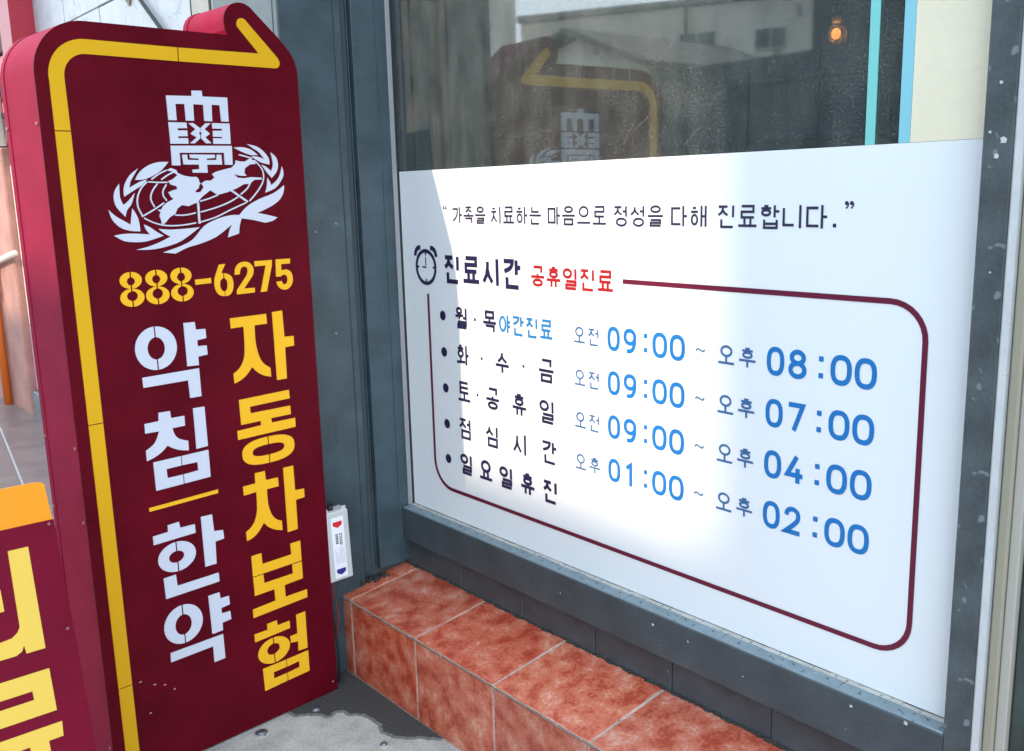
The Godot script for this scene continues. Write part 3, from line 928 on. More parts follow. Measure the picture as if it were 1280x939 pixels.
func build_step() -> void:
	var s := thing("tiled_step", "step of mottled terracotta tiles with pale grout under the shop window", "step", Vector3(0, 0, 0))
	var tilt := atan2(0.251 - 0.2215, 0.243 - 0.018)
	# grout bed shows in the joints
	var sect := PackedVector2Array([Vector2(-0.2408, 0.0), Vector2(-0.2408, 0.2190), Vector2(-0.012, 0.2506), Vector2(-0.012, 0.0)])
	part("bed", prism(sect, -0.30, 3.2), M.grout, s, Vector3.ZERO, Vector3(0, PI / 2, 0))
	var xs := []
	for k in 12:
		xs.append(0.041 - 0.2995 + k * 0.2995)
	var tones := []
	for k in 3:
		var tm: StandardMaterial3D = M.tile.duplicate()
		tm.albedo_color = [Color(1, 1, 1), Color(0.94, 0.95, 0.97), Color(0.98, 0.93, 0.92)][k]
		tm.uv1_offset = Vector3(0.37 * k, 0.21 * k, 0.53 * k)
		tones.append(tm)
	var g := 0.0029
	for k in 11:
		var a: float = xs[k] + g
		var b: float = xs[k + 1] - g
		# top tile: hinge at the front edge, rising to the wall
		var st := mb()
		var L := Vector2(0.243 - 0.018, 0.251 - 0.2215).length()
		add_box(st, Vector3(a, -0.012, 0.0025), Vector3(b, rng.randf_range(-0.0006, 0.0008), L - 0.001), 0.0018)
		part("top_tile", done(st), tones[k % 3], s, Vector3(0, 0.251, 0.016), Vector3(tilt, 0, 0))
		part("riser_tile", box(Vector3(a + rng.randf_range(-0.001, 0.001), 0.003, 0.230), Vector3(b, 0.2140, 0.2420 + rng.randf_range(-0.0005, 0.001)), 0.0018), tones[(k + 1) % 3], s)
	part("edge_trim", box(Vector3(-0.29, 0.2145, 0.232), Vector3(3.18, 0.2185, 0.2440), 0.001), M.trim, s)
	# dirt packed along the wall
	var st2 := mb()
	var x := -0.02
	while x < 2.2:
		var w := rng.randf_range(0.006, 0.02)
		var h := rng.randf_range(0.001, 0.005)
		add_box(st2, Vector3(x, 0.244, 0.016), Vector3(x + w, 0.2515 + h, 0.021 + rng.randf_range(0.0, 0.006)), 0.003)
		x += w * 0.9
	var dirt := part("dirt_line", done(st2), M.grime, s)
	dirt.set_meta("kind", "stuff")
	var st3 := mb()
	for k in 40:
		var c := Vector3(rng.randf_range(-0.018, 0.012), 0.238, rng.randf_range(0.10, 0.19))
		var r := rng.randf_range(0.002, 0.006)
		add_box(st3, c - Vector3(r, 0.004, r), c + Vector3(r, r * 1.2, r), r * 0.5)
	var crumbs := part("crumbs", done(st3), M.grime, s)
	crumbs.set_meta("kind", "stuff")

func build_window() -> void:
	var w := thing("shop_window", "large fixed shop window in a slate painted frame with dusty mirrored glass", "window", Vector3(0, 0, 0))
	part("inner_jamb", box(Vector3(-0.022, 0.262, 0.049), Vector3(0.0, 3.2, 0.1185), 0.002), M.post, w)
	part("inner_jamb", box(Vector3(-0.022, 0.262, -0.03), Vector3(-0.003, 3.2, 0.0475), 0.002), M.post, w)
	part("bead", box(Vector3(-0.003, 0.424, 0.0045), Vector3(0.0015, 3.2, 0.018), 0.001), M.bead, w)
	part("gasket", box(Vector3(-0.003, 0.424, 0.0), Vector3(0.004, 3.2, 0.0045), 0.001), M.gasket, w)
	# bottom rail: face, sloping ledge, sealant under the pane
	var sect := PackedVector2Array([Vector2(0.03, 0.332), Vector2(-0.040, 0.332), Vector2(-0.040, 0.4185), Vector2(-0.0385, 0.421), Vector2(0.03, 0.4215)])
	part("bottom_rail", prism(sect, -0.004, 1.530), M.slate, w, Vector3.ZERO, Vector3(0, PI / 2, 0))
	part("ledge", prism(PackedVector2Array([Vector2(-0.0385, 0.4215), Vector2(-0.0365, 0.4235), Vector2(-0.012, 0.4255), Vector2(-0.012, 0.4218)]), 0.004, 1.528), M.ledge, w, Vector3.ZERO, Vector3(0, PI / 2, 0))
	var st := mb()
	var x := 0.004
	while x < 1.525:
		var l := rng.randf_range(0.03, 0.09)
		add_box(st, Vector3(x, 0.4216, 0.0008), Vector3(minf(x + l, 1.527), 0.4265 + rng.randf_range(-0.0006, 0.001), 0.0115 + rng.randf_range(-0.001, 0.0022)), 0.0012)
		x += l
	part("sealant_line", done(st), M.sealant, w)
	# painted strip of blocks under the rail
	var joints := [-0.02, 0.24, 0.488, 0.734, 0.958, 1.20, 1.44, 1.56]
	part("strip_bed", box(Vector3(-0.02, 0.244, -0.05), Vector3(1.56, 0.3318, 0.012)), M.groove, w)
	for k in joints.size() - 1:
		part("strip_block", box(Vector3(joints[k] + 0.0012, 0.246, 0.0), Vector3(joints[k + 1] - 0.0012, 0.3310, 0.0195 + rng.randf_range(-0.001, 0.001)), 0.0015), M.slate, w)
	part("outer_jamb", box(Vector3(1.5285, 0.246, -0.05), Vector3(1.5715, 3.2, 0.040), 0.003), M.slate_jamb, w)
	part("top_rail", box(Vector3(0.0, 2.95, -0.05), Vector3(1.5285, 3.2, 0.040), 0.003), M.slate, w)
	for c in [[0.925, 0.396, 0.0405, 1.0], [1.372, 0.404, 0.0405, 0.9], [1.468, 0.415, 0.0405, 1.2], [1.017, 0.392, 0.0405, 0.6], [0.645, 0.375, 0.0405, 0.5], [1.15, 0.37, 0.0405, 0.5], [1.557, 1.331, 0.0405, 1.6], [1.549, 1.310, 0.0405, 1.2], [1.549, 1.408, 0.0405, 0.8], [1.539, 1.343, 0.0405, 0.7], [1.552, 1.15, 0.0405, 0.5]]:
		part("paint_chip", prism(pts([-28, -20, 2, -34, 30, -8, 22, 22, -4, 14, -18, 26]), -0.0006, 0.0002), M.chip, w, Vector3(c[0], c[1], c[2]), Vector3(0, 0, rng.randf_range(-2, 2))).scale = Vector3(c[3], c[3], 1)
	var gl := part("glass_pane", box(Vector3(-0.002, 0.424, -0.012), Vector3(1.5285, 2.95, -0.006)), M.glass, w)
	var q := QuadMesh.new()
	q.size = Vector2(1.53, 2.526)
	part("reflective_film", q, M.mirror, gl, Vector3(0.7635, 1.687, -0.004))
	part("dimming_sheet", q, M.dim_sheet, gl, Vector3(0.7635, 1.687, -0.014))  # added sheet that darkens the view into the room
	var dq := QuadMesh.new()
	dq.size = Vector2(1.515, 0.7575)
	part("dust", dq, M.dust, gl, Vector3(0.762, 1.7155, -0.0025))

func build_sticker() -> void:
	var s := thing("hours_sticker", "white opening hours sticker with blue times covering the lower shop window", "sticker", Vector3(0, 0.426, 0))
	var p := Node3D.new()  # texts are laid out in heights above ground
	part("film", box(Vector3(0.0042, 0.001, -0.0022), Vector3(1.5270, 0.910, 0.0)), M.film, s)
	p.free()
	var T := func(called: String, text: String, x: float, y: float, w: float, h: float, pitch: float, pen: float, m: Material) -> void:
		written(s, called, text, x, y - 0.426, w, h, pitch, pen, m)
	# motto
	var mx := [[0.230, "가족을"], [0.381, "치료하는"], [0.581, "마음으로"], [0.780, "정성을"], [0.932, "다해"], [1.042, "진료합니다"]]
	for a in mx:
		T.call("motto_text", a[1], a[0] - 0.001, 1.203, 0.0435, 0.043, 0.0462, 0.0045, M.charcoal)
	var st := mb()
	add_dot(st, Vector2(1.281, 1.2105 - 0.426), 0.0032, 0.0032, 12, 6.0)
	for k in [[1.3015, 1.2465, -1.0], [1.3105, 1.2465, -1.0], [0.1975, 1.2405, 1.0], [0.2065, 1.2405, 1.0]]:
		var small: float = 0.8 if k[2] > 0 else 1.0
		add_dot(st, Vector2(k[0], k[1] - 0.426), 0.0034 * small, 0.0034 * small)
		add_stroke(st, [curve([Vector2(0.003, 0), Vector2(0.0028, -0.004), Vector2(-0.001, -0.0085)]), false], Vector2(k[0], k[1] - 0.426), Vector2(1, 1) if k[2] < 0 else Vector2(-small, -small), 0.0024, stroke_z())
	part("quotation_marks", done(st), M.charcoal, s)
	# alarm clock
	st = mb()
	var cc := Vector2(0.109, 1.091 - 0.426)
	add_stroke(st, [oval(-0.042, -0.042, 0.042, 0.042, 2.0, 36), true], cc, Vector2.ONE, 0.0095, stroke_z())
	add_stroke(st, line2(0, 0.004, 0, 0.026), cc, Vector2.ONE, 0.004, stroke_z())
	add_stroke(st, line2(0.002, 0, -0.016, 0), cc, Vector2.ONE, 0.004, stroke_z())
	for k in 4:
		var d := Vector2(cos(k * PI / 2), sin(k * PI / 2))
		add_stroke(st, [PackedVector2Array([d * 0.030, d * 0.040]), false], cc, Vector2.ONE, 0.0055, stroke_z())
	for sg in [-1.0, 1.0]:
		var bell := []
		for k in 9:
			var a: float = PI * 0.5 + sg * -0.72 + (k / 8.0 - 0.5) * 0.62
			bell.append(Vector2(cos(a), sin(a)) * (0.0545 + 0.005 * sin(PI * k / 8.0)))
		add_stroke(st, [PackedVector2Array(bell), false], cc, Vector2.ONE, 0.012, stroke_z())
	part("clock_icon", done(st), M.navy, s)
	T.call("heading_text", "진료시간", 0.185, 1.054, 0.0735, 0.074, 0.0775, 0.0108, M.navy)
	T.call("holiday_text", "공휴일진료", 0.519, 1.0655, 0.0505, 0.0490, 0.0530, 0.0064, M.red)
	# frame line: opens under the heading, rounded corners
	st = mb()
	var path := [Vector2(0.806, 1.0925), Vector2(1.385, 1.0935)]
	for k in range(1, 9):
		var a := PI / 2 * (1 - k / 8.0)
		path.append(Vector2(1.385 + 0.060 * cos(a), 1.0335 + 0.060 * sin(a)))
	path.append(Vector2(1.4455, 0.566))
	for k in range(1, 9):
		var a := -PI / 2 * k / 8.0
		path.append(Vector2(1.3855 + 0.060 * cos(a), 0.566 + 0.060 * sin(a)))
	path.append(Vector2(0.187, 0.507))
	for k in range(1, 9):
		var a := -PI / 2 - PI / 2 * k / 8.0
		path.append(Vector2(0.187 + 0.073 * cos(a), 0.580 + 0.073 * sin(a)))
	path.append(Vector2(0.1135, 1.022))
	var pk := PackedVector2Array()
	for v in path:
		pk.append(v - Vector2(0, 0.426))
	add_stroke(st, [pk, false], Vector2.ZERO, Vector2.ONE, 0.0095, stroke_z())
	part("frame_line", done(st), M.maroon, s)
	# five rows
	var rows := [0.970, 0.8755, 0.7805, 0.6848, 0.5900]
	for k in 5:
		st = mb()
		add_dot(st, Vector2(0.175, rows[k] - 0.426), 0.0125, 0.0125, 24)
		part("bullet", done(st), M.navy, s)
	var days := [[["월", 0.226], ["목", 0.338]], [["화", 0.225], ["수", 0.382], ["금", 0.539]], [["토", 0.226], ["공", 0.341], ["휴", 0.441], ["일", 0.539]], [["점", 0.225], ["심", 0.334], ["시", 0.440], ["간", 0.544]], [["일", 0.225], ["요", 0.305], ["일", 0.385], ["휴", 0.465], ["진", 0.545]]]
	for k in 5:
		for d in days[k]:
			T.call("day_text", d[0], d[1], rows[k] - 0.0280, 0.0565, 0.057, 0.06, 0.0070 if k < 4 else 0.0080, M.navy)
	st = mb()
	for d in [[0.309, 0], [0.331, 1], [0.488, 1], [0.309, 2]]:
		add_dot(st, Vector2(d[0], rows[d[1]] + 0.001 - 0.426), 0.0035, 0.0035, 12, 6.0)
	part("middle_dots", done(st), M.navy, s)
	T.call("evening_text", "야간진료", 0.400, 0.946, 0.0470, 0.0490, 0.0488, 0.0064, M.light_blue)
	var from_ := ["오전", "오전", "오전", "오후"]
	var h1 := ["09", "09", "09", "01"]
	var h2 := ["08", "07", "04", "02"]
	for k in 4:
		var y: float = rows[k] - 0.0245
		T.call("period_text", from_[k], 0.658, y + 0.004, 0.0375, 0.039, 0.0435, 0.0040, M.pale_blue)
		T.call("time_text", h1[k], 0.7615, y, 0.0355, 0.0515, 0.0460, 0.0084, M.blue)
		T.call("time_text", "00", 0.8865, y, 0.0385, 0.0515, 0.0450, 0.0084, M.blue)
		T.call("period_text", "오후", 1.048, y + 0.005, 0.0405, 0.0395, 0.0470, 0.0044, M.pale_blue)
		T.call("time_text", h2[k], 1.157, y, 0.0365, 0.0520, 0.0450, 0.0088, M.blue)
		T.call("time_text", "00", 1.284, y, 0.0395, 0.0520, 0.0445, 0.0088, M.blue)
		st = mb()
		for cx in [0.8685, 1.2660]:
			for dy in [0.012, 0.041]:
				add_dot(st, Vector2(cx, y + dy - 0.426), 0.0046, 0.0046, 16, 8.0)
		part("colon", done(st), M.blue, s)
		st = mb()
		add_stroke(st, [curve([Vector2(-0.0105, -0.002), Vector2(-0.0065, 0.002), Vector2(0.0, 0.0), Vector2(0.0065, -0.002), Vector2(0.0105, 0.002)]), false], Vector2(1.0075, y + 0.0275 - 0.426), Vector2.ONE, 0.0030, stroke_z())
		part("tilde", done(st), M.pale_blue, s)
	# strips of film on the clear glass above
	var fs := thing("cream_film", "cream film with a pale blue edge stuck on the upper shop window beside the jamb", "film", Vector3(1.384, 1.3365, 0))
	part("sheet", box(Vector3(0.0185, 0.0, -0.0022), Vector3(0.1435, 1.6, -0.0002)), M.cream_film, fs)
	part("edge_strip", box(Vector3(0.0, 0.0, -0.0022), Vector3(0.0180, 1.6, 0.0)), M.sky_strip, fs)
	var ts := thing("turquoise_strip", "narrow turquoise strip stuck upright on the upper shop window", "strip", Vector3(1.3285, 1.3365, 0))
	part("strip", box(Vector3(0.0, 0.0, -0.0022), Vector3(0.0158, 1.6, 0.0)), M.teal_strip, ts)

const SHAPES := {
	"white:letter:k0": [[1834, 10142, 1747, 10130, 1649, 10096, 1561, 10040, 1488, 9965, 1432, 9876, 1398, 9776, 1386, 9671, 1398, 9567, 1432, 9467, 1488, 9378, 1561, 9303, 1649, 9247, 1747, 9212, 1834, 9200, 1834, 9427, 1807, 9433, 1766, 9451, 1729, 9479, 1699, 9518, 1676, 9563, 1661, 9614, 1656, 9668, 1661, 9722, 1676, 9773, 1699, 9819, 1729, 9857, 1766, 9886, 1807, 9904, 1834, 9910],
		[1866, 10142, 1954, 10130, 2052, 10096, 2140, 10040, 2213, 9965, 2268, 9876, 2303, 9776, 2314, 9671, 2303, 9567, 2268, 9467, 2213, 9378, 2140, 9303, 2052, 9247, 1954, 9212, 1866, 9200, 1866, 9427, 1893, 9433, 1934, 9451, 1970, 9479, 2001, 9518, 2024, 9563, 2038, 9614, 2043, 9668, 2038, 9722, 2024, 9773, 2001, 9819, 1970, 9857, 1934, 9886, 1893, 9904, 1866, 9910],
		[2512, 10142, 2774, 10135, 2786, 9962, 3009, 9954, 3014, 9746, 2792, 9723, 2794, 9590, 3006, 9580, 3012, 9375, 2784, 9357, 2783, 9165, 2511, 9178],
		[1478, 9081, 2777, 9096, 2778, 8462, 2509, 8462, 2500, 8866, 1484, 8861]],
	"white:letter:k1": [[1756, 8263, 2021, 8254, 2025, 8095, 2334, 8088, 2330, 7866, 2035, 7864, 2041, 7836, 2049, 7795, 2060, 7751, 2075, 7712, 2092, 7681, 2112, 7651, 2137, 7624, 2169, 7598, 2217, 7572, 2276, 7547, 2333, 7525, 2371, 7510, 2364, 7291, 2329, 7299, 2278, 7310, 2222, 7323, 2172, 7338, 2129, 7354, 2088, 7373, 2049, 7392, 2012, 7413, 1976, 7436, 1941, 7462, 1910, 7485, 1889, 7501, 1865, 7480, 1830, 7450, 1790, 7417, 1750, 7388, 1709, 7364, 1667, 7342, 1623, 7322, 1579, 7304, 1531, 7287, 1479, 7273, 1432, 7261, 1400, 7252, 1397, 7483, 1423, 7495, 1461, 7512, 1501, 7533, 1537, 7554, 1566, 7575, 1592, 7596, 1617, 7620, 1641, 7653, 1667, 7701, 1694, 7759, 1718, 7815, 1734, 7854, 1423, 7865, 1426, 8074, 1743, 8079],
		[2553, 8219, 2824, 8211, 2825, 7296, 2549, 7285],
		[1533, 7193, 2164, 7197, 2160, 6989, 1810, 6981, 1817, 6774, 2173, 6770, 2172, 6560, 1538, 6550],
		[2186, 7197, 2825, 7206, 2822, 6573, 2195, 6562, 2193, 6771, 2545, 6784, 2540, 6981, 2183, 6989]],
	"yellow:divider:bar": [[1338, 6202, 2977, 6228, 2969, 6144, 1343, 6119]],
	"white:letter:k3": [[1358, 5543, 1708, 5552, 1715, 5704, 1976, 5717, 1995, 5572, 2341, 5562, 2344, 5360, 1358, 5344],
		[2501, 5689, 2774, 5680, 2789, 5270, 3011, 5238, 3019, 5030, 2797, 5015, 2779, 4486, 2502, 4488],
		[1501, 4515, 1787, 4522, 1802, 4248, 2807, 4248, 2810, 4035, 1511, 4027],
		[1846, 5274, 1763, 5266, 1669, 5240, 1585, 5199, 1514, 5145, 1461, 5080, 1428, 5007, 1417, 4931, 1428, 4854, 1461, 4782, 1514, 4716, 1585, 4662, 1669, 4621, 1763, 4596, 1846, 4587, 1846, 4796, 1807, 4800, 1769, 4810, 1734, 4826, 1706, 4847, 1684, 4873, 1671, 4902, 1667, 4932, 1671, 4962, 1684, 4991, 1706, 5017, 1734, 5038, 1769, 5054, 1807, 5064, 1846, 5068],
		[1878, 5274, 1961, 5266, 2055, 5240, 2139, 5199, 2209, 5145, 2262, 5080, 2295, 5007, 2306, 4931, 2295, 4854, 2262, 4782, 2209, 4716, 2139, 4662, 2055, 4621, 1961, 4596, 1878, 4587, 1878, 4796, 1887, 4800, 1925, 4810, 1960, 4826, 1988, 4847, 2010, 4873, 2023, 4902, 2028, 4932, 2023, 4962, 2010, 4991, 1988, 5017, 1960, 5038, 1925, 5054, 1887, 5064, 1878, 5068]],
	"white:letter:k4": [[1844, 3766, 1757, 3754, 1659, 3720, 1571, 3666, 1498, 3593, 1443, 3506, 1409, 3409, 1397, 3307, 1409, 3205, 1443, 3108, 1498, 3021, 1571, 2948, 1659, 2894, 1757, 2860, 1844, 2848, 1844, 3052, 1811, 3058, 1769, 3076, 1732, 3105, 1701, 3144, 1678, 3190, 1663, 3241, 1658, 3295, 1663, 3349, 1678, 3401, 1701, 3447, 1732, 3486, 1769, 3515, 1811, 3533, 1844, 3539],
		[1876, 3766, 1962, 3754, 2060, 3720, 2148, 3666, 2221, 3593, 2276, 3506, 2310, 3409, 2322, 3307, 2310, 3205, 2276, 3108, 2221, 3021, 2148, 2948, 2060, 2894, 1962, 2860, 1876, 2848, 1876, 3052, 1899, 3058, 1940, 3076, 1977, 3105, 2009, 3144, 2032, 3190, 2046, 3241, 2051, 3295, 2046, 3349, 2032, 3401, 2009, 3447, 1977, 3486, 1940, 3515, 1899, 3533, 1876, 3539],
		[2506, 3767, 2785, 3767, 2794, 3612, 3013, 3602, 3018, 3393, 2795, 3371, 2796, 3235, 3012, 3223, 3021, 3016, 2793, 3006, 2790, 2818, 2521, 2817],
		[1487, 2726, 2781, 2721, 2786, 2113, 2510, 2111, 2511, 2514, 1479, 2510]],
	"yellow:letter:k5": [[3625, 10117, 4556, 10122, 4561, 9890, 4234, 9888, 4229, 9788, 4224, 9646, 4226, 9511, 4237, 9397, 4255, 9290, 4279, 9194, 4307, 9112, 4342, 9041, 4384, 8979, 4445, 8920, 4515, 8870, 4564, 8835, 4566, 8623, 4515, 8637, 4441, 8658, 4371, 8685, 4313, 8716, 4258, 8753, 4208, 8793, 4161, 8841, 4119, 8892, 4090, 8929, 4050, 8885, 3994, 8823, 3937, 8768, 3887, 8729, 3837, 8698, 3784, 8671, 3722, 8645, 3657, 8624, 3612, 8610, 3601, 8838, 3644, 8861, 3704, 8895, 3760, 8938, 3807, 8990, 3849, 9049, 3884, 9118, 3907, 9188, 3923, 9266, 3935, 9374, 3944, 9546, 3949, 9747, 3952, 9891, 3632, 9886],
		[4714, 10143, 4985, 10154, 4997, 9524, 5249, 9515, 5246, 9281, 4997, 9271, 4984, 8514, 4717, 8517]],
	"yellow:letter:k6": [[3685, 8209, 5014, 8230, 5023, 8021, 3950, 8003, 3955, 7845, 5022, 7840, 5026, 7630, 4480, 7629, 4493, 7518, 5132, 7517, 5130, 7294, 3583, 7277, 3582, 7490, 4208, 7509, 4205, 7617, 3692, 7614],
		[4343, 7203, 4138, 7197, 3990, 7178, 3871, 7148, 3778, 7105, 3711, 7051, 3670, 6984, 3657, 6883, 3670, 6782, 3711, 6715, 3778, 6660, 3871, 6618, 3990, 6588, 4138, 6569, 4343, 6563, 4343, 6761, 4218, 6764, 4127, 6771, 4053, 6783, 3996, 6800, 3955, 6822, 3930, 6850, 3922, 6890, 3930, 6931, 3955, 6958, 3996, 6980, 4053, 6997, 4127, 7009, 4218, 7017, 4343, 7019],
		[4375, 7203, 4580, 7197, 4729, 7178, 4848, 7148, 4941, 7105, 5008, 7051, 5048, 6984, 5062, 6883, 5048, 6782, 5008, 6715, 4941, 6660, 4848, 6618, 4729, 6588, 4580, 6569, 4375, 6563, 4375, 6761, 4490, 6764, 4582, 6771, 4655, 6783, 4712, 6800, 4753, 6822, 4778, 6850, 4786, 6890, 4778, 6931, 4753, 6958, 4712, 6980, 4655, 6997, 4582, 7009, 4490, 7017, 4375, 7019]],
	"yellow:letter:k7": [[3938, 6388, 4203, 6384, 4214, 6156, 4538, 6147, 4546, 5928, 4220, 5925, 4219, 5824, 4219, 5680, 4226, 5548, 4246, 5442, 4273, 5347, 4305, 5267, 4340, 5204, 4380, 5156, 4422, 5116, 4471, 5083, 4523, 5059, 4559, 5043, 4563, 4802, 4513, 4817, 4443, 4839, 4375, 4866, 4315, 4897, 4257, 4933, 4203, 4973, 4151, 5025, 4103, 5082, 4070, 5121, 4032, 5073, 3977, 5006, 3921, 4945, 3869, 4902, 3815, 4866, 3761, 4837, 3700, 4818, 3639, 4805, 3596, 4798, 3590, 5015, 3633, 5038, 3693, 5071, 3748, 5111, 3791, 5156, 3829, 5207, 3861, 5268, 3888, 5335, 3909, 5412, 3925, 5509, 3935, 5652, 3940, 5815, 3943, 5931, 3613, 5918, 3608, 6138, 3932, 6140],
		[4705, 6346, 4981, 6343, 4988, 5712, 5242, 5693, 5239, 5476, 4990, 5466, 4984, 4716, 4703, 4709]],
	"yellow:letter:k8": [[3674, 4387, 3940, 4389, 3948, 4108, 4755, 4114, 4749, 4396, 5027, 4396, 5030, 3875, 3674, 3868],
		[3677, 3845, 3949, 3846, 3957, 3616, 4763, 3611, 4758, 3846, 5028, 3848, 5028, 3405, 4503, 3390, 4506, 3079, 5122, 3074, 5121, 2869, 3599, 2835, 3599, 3050, 4222, 3072, 4219, 3376, 3682, 3377]],
	"yellow:letter:k9": [[3584, 2407, 3943, 2401, 3947, 2551, 4213, 2559, 4225, 2420, 4564, 2421, 4564, 2230, 3590, 2205],
		[4763, 2510, 5027, 2510, 5021, 1529, 4756, 1546, 4766, 1801, 4556, 1834, 4555, 2004, 4763, 2010],
		[3735, 1444, 4382, 1441, 4381, 1252, 4018, 1250, 4013, 1077, 4387, 1079, 4385, 880, 3751, 856],
		[4406, 1440, 5030, 1451, 5028, 893, 4410, 879, 4411, 1078, 4750, 1097, 4754, 1268, 4406, 1251],
		[4064, 2149, 3981, 2140, 3888, 2116, 3804, 2077, 3734, 2025, 3681, 1964, 3648, 1894, 3637, 1822, 3648, 1749, 3681, 1680, 3734, 1618, 3804, 1566, 3888, 1527, 3981, 1503, 4064, 1495, 4062, 1715, 4023, 1718, 3985, 1729, 3951, 1746, 3923, 1768, 3902, 1795, 3889, 1825, 3884, 1857, 3889, 1888, 3902, 1918, 3923, 1945, 3951, 1968, 3985, 1985, 4023, 1995, 4062, 1999],
		[4096, 2149, 4178, 2140, 4272, 2116, 4356, 2077, 4426, 2025, 4479, 1964, 4512, 1894, 4523, 1822, 4512, 1749, 4479, 1680, 4426, 1618, 4356, 1566, 4272, 1527, 4178, 1503, 4096, 1495, 4096, 1715, 4102, 1718, 4140, 1729, 4173, 1746, 4202, 1768, 4223, 1795, 4236, 1825, 4240, 1857, 4236, 1888, 4223, 1918, 4202, 1945, 4173, 1968, 4140, 1985, 4102, 1995, 4096, 1999]],
	"yellow:figure:8a": [[1431, 11340, 1395, 11335, 1345, 11322, 1300, 11301, 1263, 11273, 1235, 11240, 1218, 11203, 1212, 11164, 1218, 11125, 1235, 11088, 1263, 11055, 1300, 11027, 1345, 11006, 1395, 10993, 1431, 10989, 1431, 11058, 1426, 11060, 1407, 11066, 1391, 11076, 1377, 11090, 1367, 11106, 1360, 11124, 1358, 11143, 1360, 11161, 1367, 11179, 1377, 11195, 1391, 11209, 1407, 11219, 1426, 11225, 1431, 11227],
		[1431, 10989, 1390, 10984, 1335, 10970, 1287, 10947, 1246, 10917, 1215, 10881, 1196, 10841, 1190, 10799, 1196, 10757, 1215, 10717, 1246, 10681, 1287, 10651, 1335, 10629, 1390, 10615, 1431, 10610, 1431, 10730, 1423, 10732, 1398, 10740, 1376, 10753, 1357, 10769, 1343, 10789, 1335, 10811, 1332, 10834, 1335, 10857, 1343, 10879, 1357, 10898, 1376, 10915, 1398, 10927, 1423, 10935, 1431, 10938],
		[1463, 11340, 1500, 11335, 1549, 11322, 1594, 11301, 1631, 11273, 1659, 11240, 1677, 11203, 1683, 11164, 1677, 11125, 1659, 11088, 1631, 11055, 1594, 11027, 1549, 11006, 1500, 10993, 1463, 10989, 1463, 11058, 1465, 11060, 1484, 11066, 1500, 11076, 1514, 11090, 1524, 11106, 1531, 11124, 1533, 11143, 1531, 11161, 1524, 11179, 1514, 11195, 1500, 11209, 1484, 11219, 1465, 11225, 1463, 11227],
		[1463, 10989, 1504, 10984, 1558, 10970, 1607, 10947, 1648, 10917, 1678, 10881, 1697, 10841, 1704, 10799, 1697, 10757, 1678, 10717, 1648, 10681, 1607, 10651, 1558, 10629, 1504, 10615, 1463, 10610, 1463, 10730, 1474, 10732, 1499, 10740, 1521, 10753, 1540, 10769, 1554, 10789, 1562, 10811, 1565, 10834, 1562, 10857, 1554, 10879, 1540, 10898, 1521, 10915, 1499, 10927, 1474, 10935, 1463, 10938]],
	"yellow:figure:8b": [[1986, 11341, 1948, 11337, 1896, 11324, 1850, 11303, 1812, 11275, 1783, 11242, 1765, 11205, 1759, 11166, 1765, 11127, 1783, 11090, 1812, 11056, 1850, 11028, 1896, 11008, 1948, 10995, 1986, 10990, 1986, 11054, 1977, 11056, 1958, 11063, 1941, 11074, 1927, 11088, 1916, 11105, 1909, 11124, 1907, 11144, 1909, 11163, 1916, 11182, 1927, 11199, 1941, 11213, 1958, 11224, 1977, 11231, 1986, 11233],
		[1984, 10990, 1942, 10985, 1887, 10971, 1838, 10948, 1797, 10918, 1767, 10882, 1747, 10842, 1741, 10799, 1747, 10756, 1767, 10716, 1797, 10680, 1838, 10649, 1887, 10627, 1942, 10613, 1984, 10608, 1984, 10727, 1973, 10729, 1948, 10737, 1926, 10750, 1908, 10768, 1894, 10788, 1885, 10811, 1882, 10836, 1885, 10860, 1894, 10883, 1908, 10904, 1926, 10921, 1948, 10934, 1973, 10942, 1984, 10945],
		[2018, 11341, 2056, 11337, 2107, 11324, 2153, 11303, 2192, 11275, 2221, 11242, 2239, 11205, 2245, 11166, 2239, 11127, 2221, 11090, 2192, 11056, 2153, 11028, 2107, 11008, 2056, 10995, 2018, 10990, 2018, 11054, 2035, 11063, 2052, 11074, 2067, 11088, 2077, 11105, 2084, 11124, 2086, 11144, 2084, 11163, 2077, 11182, 2067, 11199, 2052, 11213, 2035, 11224, 2018, 11231],
		[2016, 10990, 2057, 10985, 2112, 10971, 2161, 10948, 2202, 10918, 2233, 10882, 2252, 10842, 2258, 10799, 2252, 10756, 2233, 10716, 2202, 10680, 2161, 10649, 2112, 10627, 2057, 10613, 2016, 10608, 2016, 10727, 2024, 10729, 2049, 10737, 2071, 10750, 2089, 10768, 2103, 10788, 2112, 10811, 2115, 10836, 2112, 10860, 2103, 10883, 2089, 10904, 2071, 10921, 2049, 10934, 2024, 10942, 2016, 10945]],
	"yellow:figure:8c": [[2541, 11348, 2504, 11343, 2453, 11330, 2407, 11309, 2369, 11281, 2340, 11247, 2323, 11210, 2317, 11171, 2323, 11131, 2340, 11094, 2369, 11060, 2407, 11032, 2453, 11011, 2504, 10998, 2541, 10994, 2541, 11052, 2534, 11055, 2514, 11061, 2496, 11073, 2481, 11088, 2470, 11105, 2463, 11125, 2460, 11146, 2463, 11167, 2470, 11187, 2481, 11205, 2496, 11220, 2514, 11231, 2534, 11238, 2541, 11240],
		[2541, 10994, 2500, 10989, 2445, 10975, 2396, 10952, 2355, 10922, 2324, 10886, 2305, 10846, 2299, 10804, 2305, 10762, 2324, 10722, 2355, 10686, 2396, 10656, 2445, 10633, 2500, 10619, 2541, 10614, 2541, 10732, 2536, 10734, 2511, 10742, 2488, 10755, 2469, 10771, 2455, 10792, 2446, 10814, 2443, 10838, 2446, 10861, 2455, 10884, 2469, 10904, 2488, 10921, 2511, 10933, 2536, 10941, 2541, 10944],
